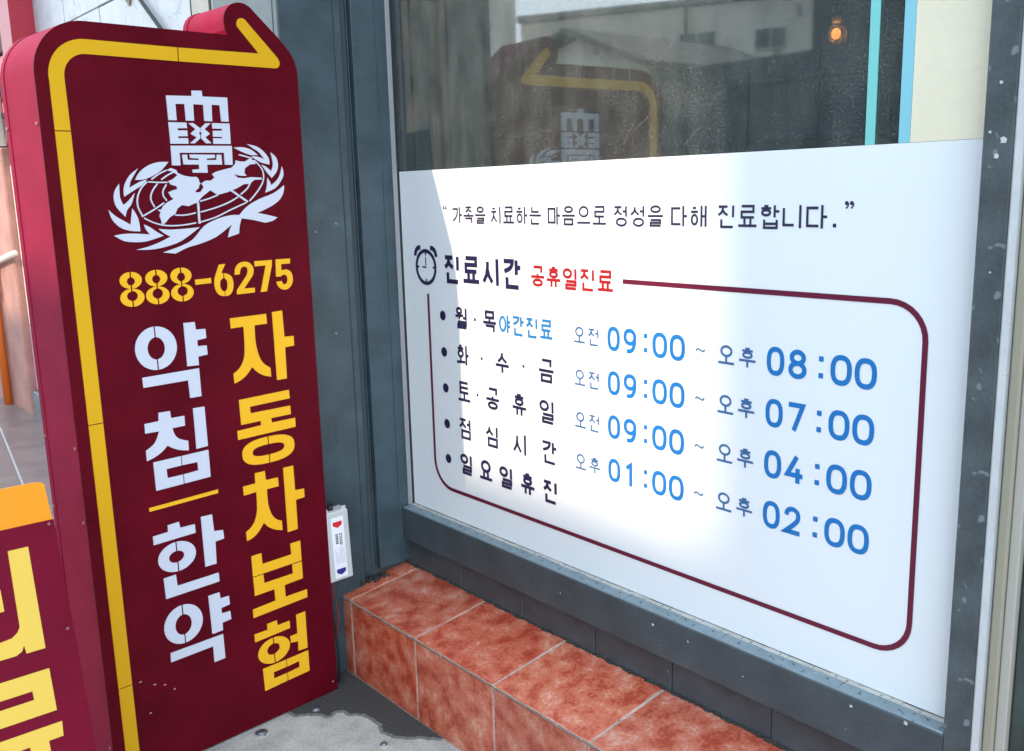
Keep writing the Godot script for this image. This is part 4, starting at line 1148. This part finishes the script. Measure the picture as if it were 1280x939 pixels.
		[2573, 11348, 2611, 11343, 2661, 11330, 2707, 11309, 2745, 11281, 2774, 11247, 2792, 11210, 2798, 11171, 2792, 11131, 2774, 11094, 2745, 11060, 2707, 11032, 2661, 11011, 2611, 10998, 2573, 10994, 2573, 11052, 2577, 11055, 2597, 11061, 2615, 11073, 2630, 11088, 2641, 11105, 2648, 11125, 2650, 11146, 2648, 11167, 2641, 11187, 2630, 11205, 2615, 11220, 2597, 11231, 2577, 11238, 2573, 11240],
		[2573, 10994, 2615, 10989, 2669, 10975, 2718, 10952, 2759, 10922, 2790, 10886, 2809, 10846, 2815, 10804, 2809, 10762, 2790, 10722, 2759, 10686, 2718, 10656, 2669, 10633, 2615, 10619, 2573, 10614, 2573, 10732, 2589, 10734, 2615, 10742, 2637, 10755, 2656, 10771, 2670, 10792, 2679, 10814, 2682, 10838, 2679, 10861, 2670, 10884, 2656, 10904, 2637, 10921, 2615, 10933, 2589, 10941, 2573, 10944]],
	"yellow:hyphen:dash": [[2868, 11058, 3250, 11066, 3247, 10953, 2875, 10946]],
	"yellow:figure:6": [[3468, 11343, 3623, 11352, 3505, 11153, 3553, 11156, 3550, 11042, 3516, 11025, 3480, 10997, 3464, 10959, 3458, 10915, 3457, 10866, 3464, 10820, 3482, 10783, 3505, 10756, 3531, 10744, 3552, 10741, 3546, 10630, 3490, 10641, 3424, 10665, 3377, 10712, 3342, 10774, 3325, 10849, 3320, 10927, 3329, 11002, 3340, 11059],
		[3582, 11147, 3638, 11131, 3704, 11103, 3743, 11067, 3770, 11017, 3785, 10947, 3787, 10869, 3771, 10790, 3743, 10720, 3706, 10675, 3662, 10646, 3608, 10634, 3564, 10632, 3571, 10743, 3591, 10752, 3614, 10773, 3629, 10814, 3637, 10865, 3640, 10922, 3632, 10974, 3602, 11014, 3572, 11040]],
	"yellow:figure:2": [[3836, 11086, 3839, 11122, 3844, 11173, 3856, 11220, 3877, 11259, 3906, 11294, 3940, 11323, 3980, 11344, 4026, 11360, 4072, 11367, 4121, 11367, 4170, 11359, 4215, 11340, 4254, 11308, 4289, 11266, 4312, 11220, 4319, 11171, 4313, 11117, 4298, 11066, 4274, 11023, 4239, 10983, 4198, 10937, 4145, 10875, 4084, 10809, 4042, 10761, 4318, 10754, 4308, 10647, 3853, 10642, 3857, 10730, 3900, 10780, 3961, 10852, 4017, 10918, 4063, 10971, 4105, 11019, 4137, 11062, 4156, 11100, 4165, 11133, 4168, 11162, 4167, 11190, 4160, 11214, 4148, 11232, 4130, 11246, 4108, 11254, 4085, 11258, 4064, 11257, 4043, 11252, 4023, 11242, 4006, 11224, 3991, 11202, 3980, 11177, 3972, 11147, 3968, 11115, 3965, 11093]],
	"yellow:figure:7": [[4355, 11361, 4813, 11357, 4802, 11236, 4622, 10646, 4464, 10640, 4641, 11244, 4476, 11243, 4359, 11237]],
	"yellow:figure:5": [[4912, 11361, 5301, 11359, 5291, 11243, 5047, 11243, 5047, 11095, 5083, 11102, 5134, 11110, 5182, 11110, 5225, 11095, 5267, 11072, 5299, 11040, 5322, 10998, 5336, 10947, 5341, 10895, 5336, 10841, 5320, 10786, 5296, 10738, 5259, 10698, 5212, 10664, 5165, 10643, 5116, 10636, 5067, 10642, 5023, 10655, 4986, 10676, 4954, 10704, 4929, 10735, 4910, 10773, 4897, 10814, 4889, 10844, 5031, 10849, 5039, 10830, 5052, 10804, 5066, 10783, 5083, 10769, 5102, 10761, 5121, 10760, 5141, 10770, 5162, 10787, 5178, 10809, 5189, 10833, 5195, 10861, 5197, 10889, 5193, 10918, 5184, 10946, 5171, 10969, 5154, 10982, 5133, 10988, 5112, 10991, 5090, 10991, 5068, 10988, 5050, 10982, 5038, 10974, 5029, 10963, 5024, 10956, 4895, 10959]],
	"white:emblem:emblem": [[2590, 14946, 3167, 14960, 3173, 15074, 3403, 15082, 3415, 14964, 3999, 14967, 3990, 14455, 3811, 14454, 3803, 14799, 3610, 14799, 3596, 14452, 3412, 14452, 3417, 14791, 3184, 14793, 3172, 14449, 2988, 14447, 2986, 14789, 2781, 14784, 2781, 14447, 2596, 14445],
		[2589, 14403, 2991, 14405, 2997, 14289, 2780, 14283, 2782, 14237, 2998, 14244, 2992, 14122, 2779, 14117, 2780, 14077, 2998, 14085, 3000, 13967, 2596, 13960],
		[3588, 14412, 4003, 14414, 3995, 13977, 3582, 13971, 3586, 14092, 3801, 14094, 3799, 14123, 3584, 14125, 3591, 14250, 3811, 14256, 3810, 14297, 3586, 14298],
		[3034, 14396, 3147, 14399, 3293, 14297, 3285, 14218, 3251, 14187, 3284, 14157, 3277, 14082, 3140, 13975, 3039, 13977, 3202, 14101, 3065, 14176, 3186, 14273],
		[3550, 14407, 3431, 14403, 3306, 14297, 3299, 14219, 3331, 14193, 3305, 14157, 3302, 14083, 3409, 13979, 3534, 13985, 3398, 14105, 3514, 14186, 3396, 14279],
		[2592, 13920, 4015, 13935, 3999, 13523, 3811, 13525, 3815, 13785, 2773, 13776, 2773, 13510, 2584, 13514],
		[2831, 13736, 2942, 13736, 2945, 13628, 3202, 13624, 3209, 13655, 3003, 13669, 3000, 13741, 3588, 13741, 3586, 13672, 3388, 13656, 3385, 13625, 3617, 13628, 3637, 13741, 3741, 13742, 3745, 13527, 3383, 13527, 3385, 13355, 3040, 13357, 3033, 13419, 3202, 13435, 3197, 13527, 2842, 13531],
		[1753, 13220, 1780, 13262, 1819, 13323, 1868, 13381, 1929, 13430, 1999, 13477, 2072, 13515, 2145, 13544, 2220, 13565, 2294, 13579, 2375, 13585, 2454, 13585, 2509, 13584, 2470, 13541, 2414, 13481, 2352, 13424, 2287, 13378, 2217, 13336, 2146, 13300, 2071, 13268, 1994, 13241, 1923, 13222, 1856, 13216, 1795, 13218],
		[1833, 13448, 1784, 13415, 1714, 13367, 1651, 13315, 1603, 13257, 1561, 13195, 1529, 13137, 1508, 13089, 1498, 13046, 1491, 13004, 1488, 12957, 1489, 12912, 1490, 12881, 1550, 12916, 1634, 12965, 1713, 13011, 1777, 13046, 1835, 13077, 1888, 13110, 1936, 13152, 1978, 13195, 2007, 13226, 1960, 13213, 1893, 13193, 1823, 13167, 1747, 13130, 1668, 13088, 1613, 13058, 1621, 13090, 1633, 13136, 1649, 13180, 1668, 13217, 1691, 13252, 1719, 13292, 1758, 13346, 1802, 13406],
		[1410, 13143, 1381, 13109, 1341, 13059, 1309, 13007, 1288, 12958, 1274, 12906, 1269, 12852, 1272, 12795, 1283, 12735, 1307, 12673, 1359, 12601, 1424, 12528, 1471, 12476, 1481, 12511, 1497, 12561, 1520, 12610, 1551, 12648, 1589, 12684, 1625, 12731, 1659, 12805, 1690, 12890, 1711, 12950, 1675, 12909, 1624, 12851, 1574, 12800, 1529, 12763, 1485, 12733, 1454, 12713, 1437, 12750, 1413, 12805, 1397, 12872, 1397, 12964, 1404, 13069],
		[1138, 12622, 1149, 12572, 1165, 12500, 1191, 12431, 1229, 12371, 1278, 12315, 1333, 12268, 1395, 12232, 1463, 12206, 1534, 12186, 1614, 12173, 1697, 12167, 1755, 12164, 1753, 12218, 1751, 12294, 1745, 12363, 1736, 12414, 1724, 12458, 1707, 12502, 1682, 12552, 1653, 12601, 1632, 12636, 1624, 12597, 1612, 12541, 1600, 12483, 1587, 12419, 1574, 12354, 1565, 12307, 1527, 12331, 1472, 12365, 1416, 12399, 1366, 12430, 1314, 12461, 1266, 12495, 1217, 12540, 1171, 12588],
		[1196, 12100, 1246, 12067, 1318, 12019, 1396, 11981, 1477, 11961, 1564, 11950, 1650, 11944, 1726, 11941, 1801, 11943, 1889, 11954, 2014, 11982, 2152, 12020, 2251, 12047, 2211, 12071, 2156, 12105, 2101, 12140, 2054, 12174, 2009, 12209, 1966, 12239, 1921, 12265, 1878, 12287, 1848, 12302, 1854, 12275, 1863, 12236, 1878, 12197, 1903, 12157, 1934, 12117, 1956, 12089, 1880, 12098, 1772, 12110, 1668, 12120, 1578, 12126, 1492, 12129, 1411, 12128, 1329, 12121, 1251, 12109],
		[1629, 11787, 1709, 11781, 1824, 11774, 1943, 11772, 2055, 11780, 2172, 11794, 2289, 11815, 2406, 11841, 2524, 11874, 2651, 11924, 2806, 12011, 2971, 12115, 3086, 12189, 3008, 12185, 2894, 12179, 2776, 12174, 2659, 12170, 2536, 12167, 2424, 12167, 2318, 12175, 2222, 12187, 2155, 12196, 2184, 12169, 2225, 12132, 2268, 12097, 2317, 12067, 2368, 12039, 2404, 12020, 2339, 11992, 2245, 11953, 2152, 11916, 2069, 11887, 1986, 11861, 1901, 11838, 1802, 11817, 1700, 11799],
		[2203, 11695, 2314, 11724, 2471, 11765, 2614, 11807, 2720, 11843, 2814, 11880, 2907, 11934, 3003, 12020, 3099, 12123, 3199, 12211, 3306, 12271, 3416, 12317, 3526, 12354, 3638, 12384, 3750, 12406, 3851, 12420, 3941, 12424, 4019, 12421, 4073, 12418, 4123, 12467, 4198, 12538, 4284, 12605, 4379, 12659, 4486, 12709, 4601, 12757, 4727, 12799, 4860, 12838, 4984, 12883, 5099, 12943, 5204, 13008, 5276, 13055, 5270, 13009, 5259, 12943, 5236, 12878, 5201, 12818, 5155, 12759, 5095, 12704, 5018, 12653, 4927, 12605, 4832, 12561, 4722, 12518, 4609, 12477, 4528, 12450, 4596, 12436, 4691, 12416, 4786, 12395, 4880, 12371, 4973, 12346, 5038, 12328, 5004, 12307, 4955, 12278, 4900, 12254, 4833, 12239, 4761, 12228, 4709, 12221, 4631, 12240, 4519, 12268, 4408, 12293, 4299, 12313, 4192, 12331, 4117, 12344, 4099, 12304, 4074, 12247, 4052, 12187, 4038, 12122, 4028, 12054, 4021, 12007, 3749, 11936, 3761, 11977, 3778, 12036, 3798, 12092, 3823, 12142, 3852, 12189, 3871, 12221, 3765, 12150, 3613, 12050, 3461, 11964, 3319, 11907, 3178, 11864, 3051, 11830, 2947, 11806, 2858, 11790, 2767, 11768, 2659, 11730, 2550, 11686, 2473, 11655],
		[4058, 13898, 4116, 13903, 4198, 13909, 4279, 13908, 4350, 13899, 4419, 13882, 4484, 13858, 4548, 13820, 4608, 13774, 4649, 13741, 4605, 13739, 4541, 13736, 4473, 13740, 4408, 13755, 4339, 13778, 4270, 13804, 4192, 13836, 4113, 13872],
		[4399, 13980, 4464, 13968, 4556, 13951, 4641, 13926, 4706, 13893, 4763, 13852, 4814, 13809, 4859, 13762, 4898, 13712, 4925, 13663, 4934, 13613, 4932, 13564, 4929, 13530, 4870, 13541, 4787, 13557, 4702, 13583, 4617, 13626, 4531, 13677, 4471, 13714, 4519, 13712, 4587, 13709, 4652, 13702, 4711, 13685, 4767, 13665, 4806, 13649, 4777, 13689, 4735, 13745, 4690, 13795, 4644, 13829, 4596, 13857, 4546, 13885, 4492, 13920, 4437, 13955],
		[4983, 13802, 5020, 13775, 5072, 13736, 5114, 13691, 5138, 13641, 5151, 13585, 5154, 13530, 5147, 13475, 5130, 13420, 5103, 13368, 5059, 13315, 5005, 13264, 4966, 13229, 4932, 13265, 4884, 13316, 4838, 13369, 4796, 13427, 4756, 13487, 4729, 13530, 4764, 13513, 4814, 13489, 4861, 13463, 4901, 13432, 4938, 13400, 4963, 13377, 4980, 13409, 5003, 13456, 5020, 13503, 5024, 13546, 5022, 13590, 5016, 13637, 5006, 13696, 4993, 13758],
		[5254, 13481, 5266, 13437, 5280, 13375, 5282, 13313, 5265, 13258, 5235, 13205, 5195, 13151, 5148, 13095, 5090, 13039, 5024, 12991, 4937, 12952, 4841, 12921, 4773, 12901, 4788, 12937, 4809, 12990, 4826, 13048, 4838, 13114, 4846, 13185, 4851, 13235, 4868, 13210, 4892, 13175, 4912, 13141, 4923, 13110, 4931, 13080, 4936, 13059, 4982, 13090, 5047, 13134, 5103, 13179, 5140, 13221, 5168, 13266, 5193, 13314, 5218, 13373, 5239, 13436],
		[2448, 13412, 2551, 13458, 2670, 13411, 2690, 13353, 2834, 13294, 2984, 13270, 3112, 13269, 3158, 13221, 3174, 13115, 3139, 13021, 3004, 12948, 3174, 12925, 3163, 12807, 3073, 12726, 2873, 12649, 2724, 12677, 2617, 12610, 2555, 12495, 2425, 12429, 2315, 12317, 2237, 12274, 2234, 12367, 2202, 12461, 2234, 12541, 2171, 12596, 2257, 12598, 2300, 12666, 2406, 12744, 2549, 12810, 2492, 12858, 2447, 12951, 2529, 12985, 2657, 13017, 2637, 13076, 2517, 13112, 2462, 13182, 2578, 13227, 2685, 13307, 2592, 13377],
		[2966, 13265, 3097, 13201, 3197, 13136, 3044, 12935, 3184, 12945, 3264, 13046, 3215, 13123, 3319, 13185, 3446, 13184, 3537, 13247, 3487, 13325, 3591, 13375, 3797, 13426, 3975, 13465, 4070, 13543, 4082, 13621, 4192, 13595, 4311, 13595, 4436, 13661, 4553, 13609, 4577, 13543, 4425, 13530, 4298, 13451, 4274, 13346, 4328, 13280, 4194, 13281, 4005, 13316, 4102, 13242, 4249, 13228, 4431, 13252, 4703, 13237, 4700, 13197, 4516, 13191, 4388, 13107, 4237, 13096, 4051, 13007, 3839, 12932, 3573, 12873, 3412, 12979, 3203, 12842, 3079, 12717, 2966, 12695, 2896, 12824],
		[2010, 13165, 1971, 13133, 1917, 13087, 1868, 13034, 1830, 12973, 1797, 12903, 1775, 12837, 1764, 12777, 1764, 12720, 1772, 12662, 1794, 12596, 1825, 12528, 1847, 12480, 1822, 12468, 1799, 12516, 1768, 12586, 1745, 12656, 1736, 12718, 1736, 12780, 1747, 12844, 1771, 12914, 1806, 12986, 1846, 13051, 1897, 13107, 1953, 13155, 1993, 13187],
		[1873, 12444, 1924, 12416, 1997, 12376, 2077, 12340, 2156, 12312, 2241, 12289, 2335, 12272, 2444, 12263, 2564, 12261, 2681, 12264, 2806, 12274, 2930, 12290, 3016, 12301, 3020, 12274, 2933, 12262, 2809, 12246, 2683, 12236, 2564, 12233, 2443, 12235, 2332, 12244, 2235, 12261, 2147, 12286, 2066, 12314, 1985, 12351, 1910, 12391, 1859, 12420],
		[3120, 12313, 3219, 12336, 3359, 12369, 3496, 12407, 3616, 12451, 3734, 12501, 3857, 12551, 4002, 12606, 4151, 12660, 4256, 12698, 4266, 12672, 4161, 12634, 4012, 12579, 3867, 12525, 3745, 12475, 3626, 12425, 3505, 12380, 3366, 12342, 3225, 12309, 3126, 12286],
		[4345, 12733, 4408, 12790, 4496, 12871, 4576, 12954, 4640, 13031, 4695, 13110, 4732, 13187, 4746, 13265, 4743, 13344, 4722, 13417, 4670, 13491, 4597, 13562, 4544, 13612, 4563, 13632, 4617, 13582, 4691, 13509, 4747, 13429, 4771, 13348, 4774, 13263, 4758, 13178, 4719, 13096, 4662, 13014, 4597, 12935, 4516, 12851, 4427, 12769, 4364, 12712],
		[2236, 13130, 2197, 13086, 2143, 13023, 2100, 12963, 2077, 12911, 2064, 12861, 2062, 12813, 2078, 12757, 2107, 12700, 2129, 12659, 2104, 12646, 2082, 12687, 2052, 12747, 2034, 12809, 2036, 12865, 2050, 12921, 2076, 12977, 2121, 13041, 2176, 13104, 2216, 13149],
		[2554, 12485, 2612, 12481, 2694, 12477, 2778, 12477, 2867, 12488, 2958, 12504, 3023, 12516, 3028, 12488, 2963, 12476, 2871, 12460, 2780, 12449, 2693, 12449, 2610, 12453, 2552, 12457],
		[3141, 12529, 3240, 12550, 3381, 12581, 3516, 12615, 3632, 12649, 3743, 12686, 3843, 12722, 3935, 12764, 4016, 12805, 4072, 12835, 4085, 12810, 4029, 12780, 3947, 12738, 3853, 12697, 3752, 12659, 3641, 12622, 3523, 12588, 3387, 12554, 3246, 12523, 3147, 12502],
		[4135, 12885, 4183, 12917, 4250, 12964, 4309, 13012, 4351, 13067, 4386, 13125, 4411, 13167, 4435, 13153, 4411, 13111, 4374, 13051, 4329, 12993, 4267, 12941, 4199, 12894, 4151, 12862],
		[2430, 13105, 2404, 13072, 2370, 13026, 2346, 12983, 2338, 12947, 2339, 12911, 2346, 12878, 2364, 12844, 2390, 12811, 2408, 12788, 2387, 12770, 2367, 12794, 2341, 12829, 2320, 12868, 2311, 12908, 2310, 12950, 2320, 12993, 2346, 13042, 2382, 13089, 2407, 13122],
		[3148, 12760, 3204, 12773, 3284, 12792, 3363, 12813, 3444, 12838, 3526, 12866, 3583, 12885, 3592, 12859, 3535, 12839, 3453, 12812, 3371, 12786, 3291, 12765, 3211, 12746, 3155, 12732],
		[1815, 12476, 1889, 12512, 1993, 12564, 2093, 12615, 2182, 12664, 2266, 12713, 2325, 12746, 2339, 12722, 2280, 12688, 2196, 12640, 2106, 12590, 2006, 12539, 1901, 12487, 1828, 12451],
		[2026, 13190, 2078, 13186, 2153, 13180, 2229, 13176, 2309, 13174, 2390, 13174, 2448, 13173, 2448, 13145, 2390, 13146, 2308, 13146, 2228, 13148, 2151, 13152, 2076, 13158, 2024, 13162],
		[2094, 13237, 2137, 13266, 2199, 13307, 2263, 13345, 2329, 13377, 2396, 13406, 2443, 13425, 2454, 13399, 2407, 13380, 2341, 13352, 2276, 13321, 2214, 13283, 2153, 13243, 2110, 13213],
		[2311, 13230, 2347, 13254, 2399, 13288, 2456, 13321, 2521, 13352, 2589, 13381, 2638, 13401, 2649, 13375, 2600, 13355, 2532, 13326, 2469, 13296, 2414, 13264, 2362, 13230, 2327, 13207],
		[3122, 12729, 3120, 12592, 3117, 12404, 3115, 12267, 3070, 12268, 3072, 12405, 3075, 12593, 3077, 12730],
		[3928, 12988, 4044, 12909, 4204, 12800, 4320, 12721, 4295, 12684, 4179, 12763, 4019, 12872, 3903, 12951],
		[4178, 13757, 4215, 13750, 4268, 13739, 4325, 13726, 4388, 13709, 4454, 13689, 4501, 13675, 4493, 13648, 4446, 13662, 4380, 13682, 4318, 13699, 4262, 13712, 4210, 13722, 4173, 13730]],
}

func build_pillar_sign() -> void:
	var s := thing("pillar_sign", "tall maroon pillar sign with yellow arrow band, white emblem, phone number and Korean lettering", "sign", Vector3(0.12178, 0, 0.89562), PI / 2 + 0.0875)
	# silhouette: rounded shoulder, a fold like an arrowhead on top
	var o := PackedVector2Array([Vector2(0, 0.004)])
	var arc := func(c: Vector2, r: float, a0: float, a1: float, n: int) -> void:
		for k in n + 1:
			var a := deg_to_rad(lerpf(a0, a1, float(k) / n))
			o.append(c + Vector2(cos(a), sin(a)) * r)
	arc.call(Vector2(0.105, 1.523), 0.105, 180, 90, 14)
	o.append(Vector2(0.4145, 1.6295))
	o.append(Vector2(0.4086, 1.640))
	arc.call(Vector2(0.4495, 1.658), 0.0425, 185, 40, 14)
	o.append(Vector2(0.5387, 1.6355))
	arc.call(Vector2(0.5060, 1.556), 0.079, 47, 0, 8)
	o.append(Vector2(0.585, 0.004))
	part("shell", prism(o, -0.166, -0.0035), M.shell, s)
	var grow := Geometry2D.offset_polygon(o, 0.0016, Geometry2D.JOIN_ROUND)
	part("back_rim", prism(grow[0], -0.186, -0.1675), M.shell, s)
	part("seam", prism(Geometry2D.offset_polygon(o, -0.004, Geometry2D.JOIN_ROUND)[0], -0.1675, -0.166), M.shell, s)
	part("face", prism(o, -0.0032, 0.0), M.face, s)
	# yellow band in five lengths
	var bands := [
		[26, 12, 56, 12, 56, 233, 26, 233], [26, 235, 56, 235, 56, 826, 26, 826], [26, 828, 56, 828, 56, 1416, 26, 1416]]
	for b in bands:
		part("arrow_band", prism(pts(b, 0.001), 0.0, 0.0018), M.yellow, s)
	var c := PackedVector2Array([Vector2(0.026, 1.418), Vector2(0.026, 1.517)])
	for k in 13:
		var a := PI - PI / 2 * k / 12.0
		c.append(Vector2(0.102 + 0.0765 * cos(a), 1.517 + 0.0765 * sin(a)))
	c.append(Vector2(0.2935, 1.5935))
	c.append(Vector2(0.2925, 1.5655))
	for k in 11:
		var a := PI / 2 + PI / 2 * k / 10.0
		c.append(Vector2(0.1015 + 0.0465 * cos(a), 1.519 + 0.0465 * sin(a)))
	c.append(Vector2(0.056, 1.418))
	part("arrow_band", prism(c, 0.0, 0.0018), M.yellow, s)
	var h := PackedVector2Array([Vector2(0.2960, 1.5935), Vector2(0.4865, 1.5960), Vector2(0.4375, 1.6490)])
	for k in 7:
		var a := deg_to_rad(195 - 165 * k / 6.0)
		h.append(Vector2(0.4500, 1.6545) + Vector2(cos(a), sin(a)) * 0.0135)
	h.append(Vector2(0.5340, 1.5900))
	for k in 6:
		var a := deg_to_rad(25 - 115 * k / 5.0)
		h.append(Vector2(0.5265, 1.5790) + Vector2(cos(a), sin(a)) * 0.0120)
	h.append(Vector2(0.2950, 1.5655))
	part("arrow_head", prism(h, 0.0, 0.0018), M.yellow, s)
	# letters, figures and emblem cut from acrylic
	for key in SHAPES:
		var q: PackedStringArray = key.split(":")
		if q[1] == "emblem":
			var em := Node3D.new()
			em.name = "emblem"
			s.add_child(em)
			var j := 0
			for a in SHAPES[key]:
				var se := mb()
				add_prism(se, pts(a), 0.0, 0.0018 + 0.00012 * (j % 7), 1)
				part("character_piece" if j < 7 else ("wreath_leaf" if j < 18 else "globe_piece"), done(se), M.white, em)
				j += 1
			continue
		var st := mb()
		var i := 0
		for a in SHAPES[key]:
			add_prism(st, pts(a), 0.0, 0.0018 + 0.00012 * (i % 7), 1)
			i += 1
		part(q[1], done(st), M.white if q[0] == "white" else M.letter_yellow, s)
	for y in [0.10, 0.62, 0.78, 1.43]:
		for z in [-0.012, -0.176]:
			part("screw", disc(0.0042, 0.0032), M.screw, s, Vector3(-0.0 if z > -0.1 else -0.0016, y, z), Vector3(0, -PI / 2, 0))
	for k in [[0.075, 0.232], [0.106, 0.213], [0.129, 0.203], [0.150, 0.184], [0.09, 0.150], [0.571, 0.031]]:
		part("paint_chip", prism(pts([-30, -8, 10, -14, 34, 4, 20, 10, -12, 6]), 0.0, 0.0006), M.scratch, s, Vector3(k[0], k[1], 0), Vector3(0, 0, rng.randf_range(-0.4, 0.4)))

func build_board_sign() -> void:
	var b := thing("board_sign", "leaning maroon board sign with yellow Korean letters and a yellow plastic top", "sign", Vector3(0.524, 0, 1.012))
	b.basis = Basis(Vector3(0, 0, -1), Vector3(-0.238, 0.971, 0), Vector3(0.971, 0.238, 0)).orthonormalized()
	# frame in yellow plastic, board screwed on
	var fr := PackedVector2Array([Vector2(-0.46, 0.012), Vector2(0.0, 0.012), Vector2(0.002, 0.735), Vector2(-0.001, 0.80)])
	for k in 5:
		var a := deg_to_rad(10 + 80 * k / 4.0)
		fr.append(Vector2(-0.012, 0.797) + Vector2(cos(a), sin(a)) * 0.013)
	for k in 5:
		var a := deg_to_rad(90 + 80 * k / 4.0)
		fr.append(Vector2(-0.448, 0.797) + Vector2(cos(a), sin(a)) * 0.013)
	part("frame", prism(fr, -0.045, -0.003), M.plastic_yellow, b)
	part("rear_leg", box(Vector3(-0.44, -0.77, -0.02), Vector3(-0.02, 0.0, 0.0), 0.004), M.plastic_yellow, b, Vector3(0, 0.76, -0.046), Vector3(0.49, 0, 0))
	part("board", box(Vector3(-0.463, 0.02, -0.003), Vector3(0.0035, 0.739, 0.0), 0.0008), M.board, b)
	var shapes := {"letter": [
		[-790, 7010, -460, 7010, -480, 5180, -790, 5180, -805, 5330, -850, 5240, -950, 5190, -1190, 5190, -1900, 5190, -1900, 7010, -1590, 7010, -1590, 5490, -1160, 5490, -970, 5510, -870, 5580, -820, 5660],
		[-1330, 6390, -1010, 6390, -1010, 6000, -1330, 6000]],
		"letter_below": [
		[-480, 4815, -480, 4058, -2400, 4058, -2400, 4815, -2000, 4815, -2000, 4355, -805, 4355, -805, 4510, -2000, 4510, -2000, 4815],
		[-430, 3840, -450, 3580, -690, 3580, -690, 2500, -1000, 2500, -1000, 3580, -2700, 3580, -2700, 3840]]}
	for key in shapes:
		var st := mb()
		for a in shapes[key]:
			add_prism(st, pts(a), 0.0, 0.0009, 1)
		part("letter", done(st), M.board_letter, b)
	for k in [[-0.006, 0.732], [-0.007, 0.540], [-0.007, 0.30]]:
		part("screw", disc(0.0032, 0.003), M.screw, b, Vector3(k[0], k[1], 0.0))

func build_driver() -> void:
	var d := thing("led_driver", "silver power supply box with a white label wedged between sign and post", "power supply", Vector3(0.0, 0.295, 0.279))
	d.rotation = Vector3(0.03, 0, 0)
	# local: x out from the post, y up, z towards the street
	part("case", box(Vector3(0.030, 0.004, -0.034), Vector3(0.070, 0.190, 0.034), 0.0025), M.driver, d)
	part("end_cap", box(Vector3(0.032, 0.190, -0.031), Vector3(0.068, 0.1925, 0.031), 0.001), M.driver, d)
	for z in [-0.026, 0.026]:
		part("tab", box(Vector3(0.060, 0.190, z - 0.006), Vector3(0.064, 0.199, z + 0.006), 0.001), M.driver, d)
	part("bracket", box(Vector3(0.0, 0.03, -0.02), Vector3(0.030, 0.17, 0.02), 0.001), M.groove, d)
	part("gland", tube([Vector3(0.05, 0.190, 0.006), Vector3(0.05, 0.204, 0.006)], 0.008, 12), M.black_rubber, d)
	var lb := part("label", box(Vector3(0.070, 0.012, -0.018), Vector3(0.0704, 0.176, 0.018)), M.label_white, d)
	part("red_mark", prism(pts([-130, 60, 130, 60, 130, -40, 0, -110, -130, -40]), 0.0, 0.0003), M.label_red, lb, Vector3(0.0704, 0.158, 0), Vector3(0, PI / 2, 0))
	part("blue_mark", prism(pts([-130, 60, 130, 60, 130, -40, 0, -110, -130, -40]), 0.0, 0.0003), M.label_blue, lb, Vector3(0.0704, 0.030, 0), Vector3(0, PI / 2, 0))
	var f := SystemFont.new()
	f.font_names = PackedStringArray(["Droid Sans"])
	f.font_weight = 700
	for t in [["STEAD", -0.006, 0.134], ["500W", 0.005, 0.136]]:
		var tm := TextMesh.new()
		tm.text = t[0]
		tm.font = f
		tm.font_size = 32
		tm.pixel_size = 0.00034
		tm.depth = 0.0003
		part("label_text", tm, M.label_black, lb, Vector3(0.0707, t[2] - 0.018, t[1]), Vector3(0, PI / 2, -PI / 2))
	for k in 7:
		part("small_print", box(Vector3(0.0704, 0.050, -0.013 + k * 0.004), Vector3(0.0706, 0.052 + rng.randf_range(0.02, 0.045), -0.0118 + k * 0.004)), M.label_grey, lb)
	var w := thing("driver_wires", "thin red and black wires hanging beside the step end", "wires", Vector3(0.03, 0.0, 0.262))
	part("black_wire", tube([Vector3(0.018, 0.50, 0.02), Vector3(0.012, 0.51, 0.045), Vector3(0.0, 0.40, 0.06), Vector3(-0.005, 0.22, 0.03), Vector3(0.0, 0.08, 0.02), Vector3(0.01, 0.004, 0.03)], 0.003, 8), M.black_rubber, w)
	part("red_wire", tube([Vector3(0.012, 0.30, 0.03), Vector3(0.0, 0.24, 0.02), Vector3(0.012, 0.19, 0.018), Vector3(0.006, 0.15, 0.022), Vector3(-0.002, 0.12, 0.02)], 0.0016, 6), M.wire_red, w)
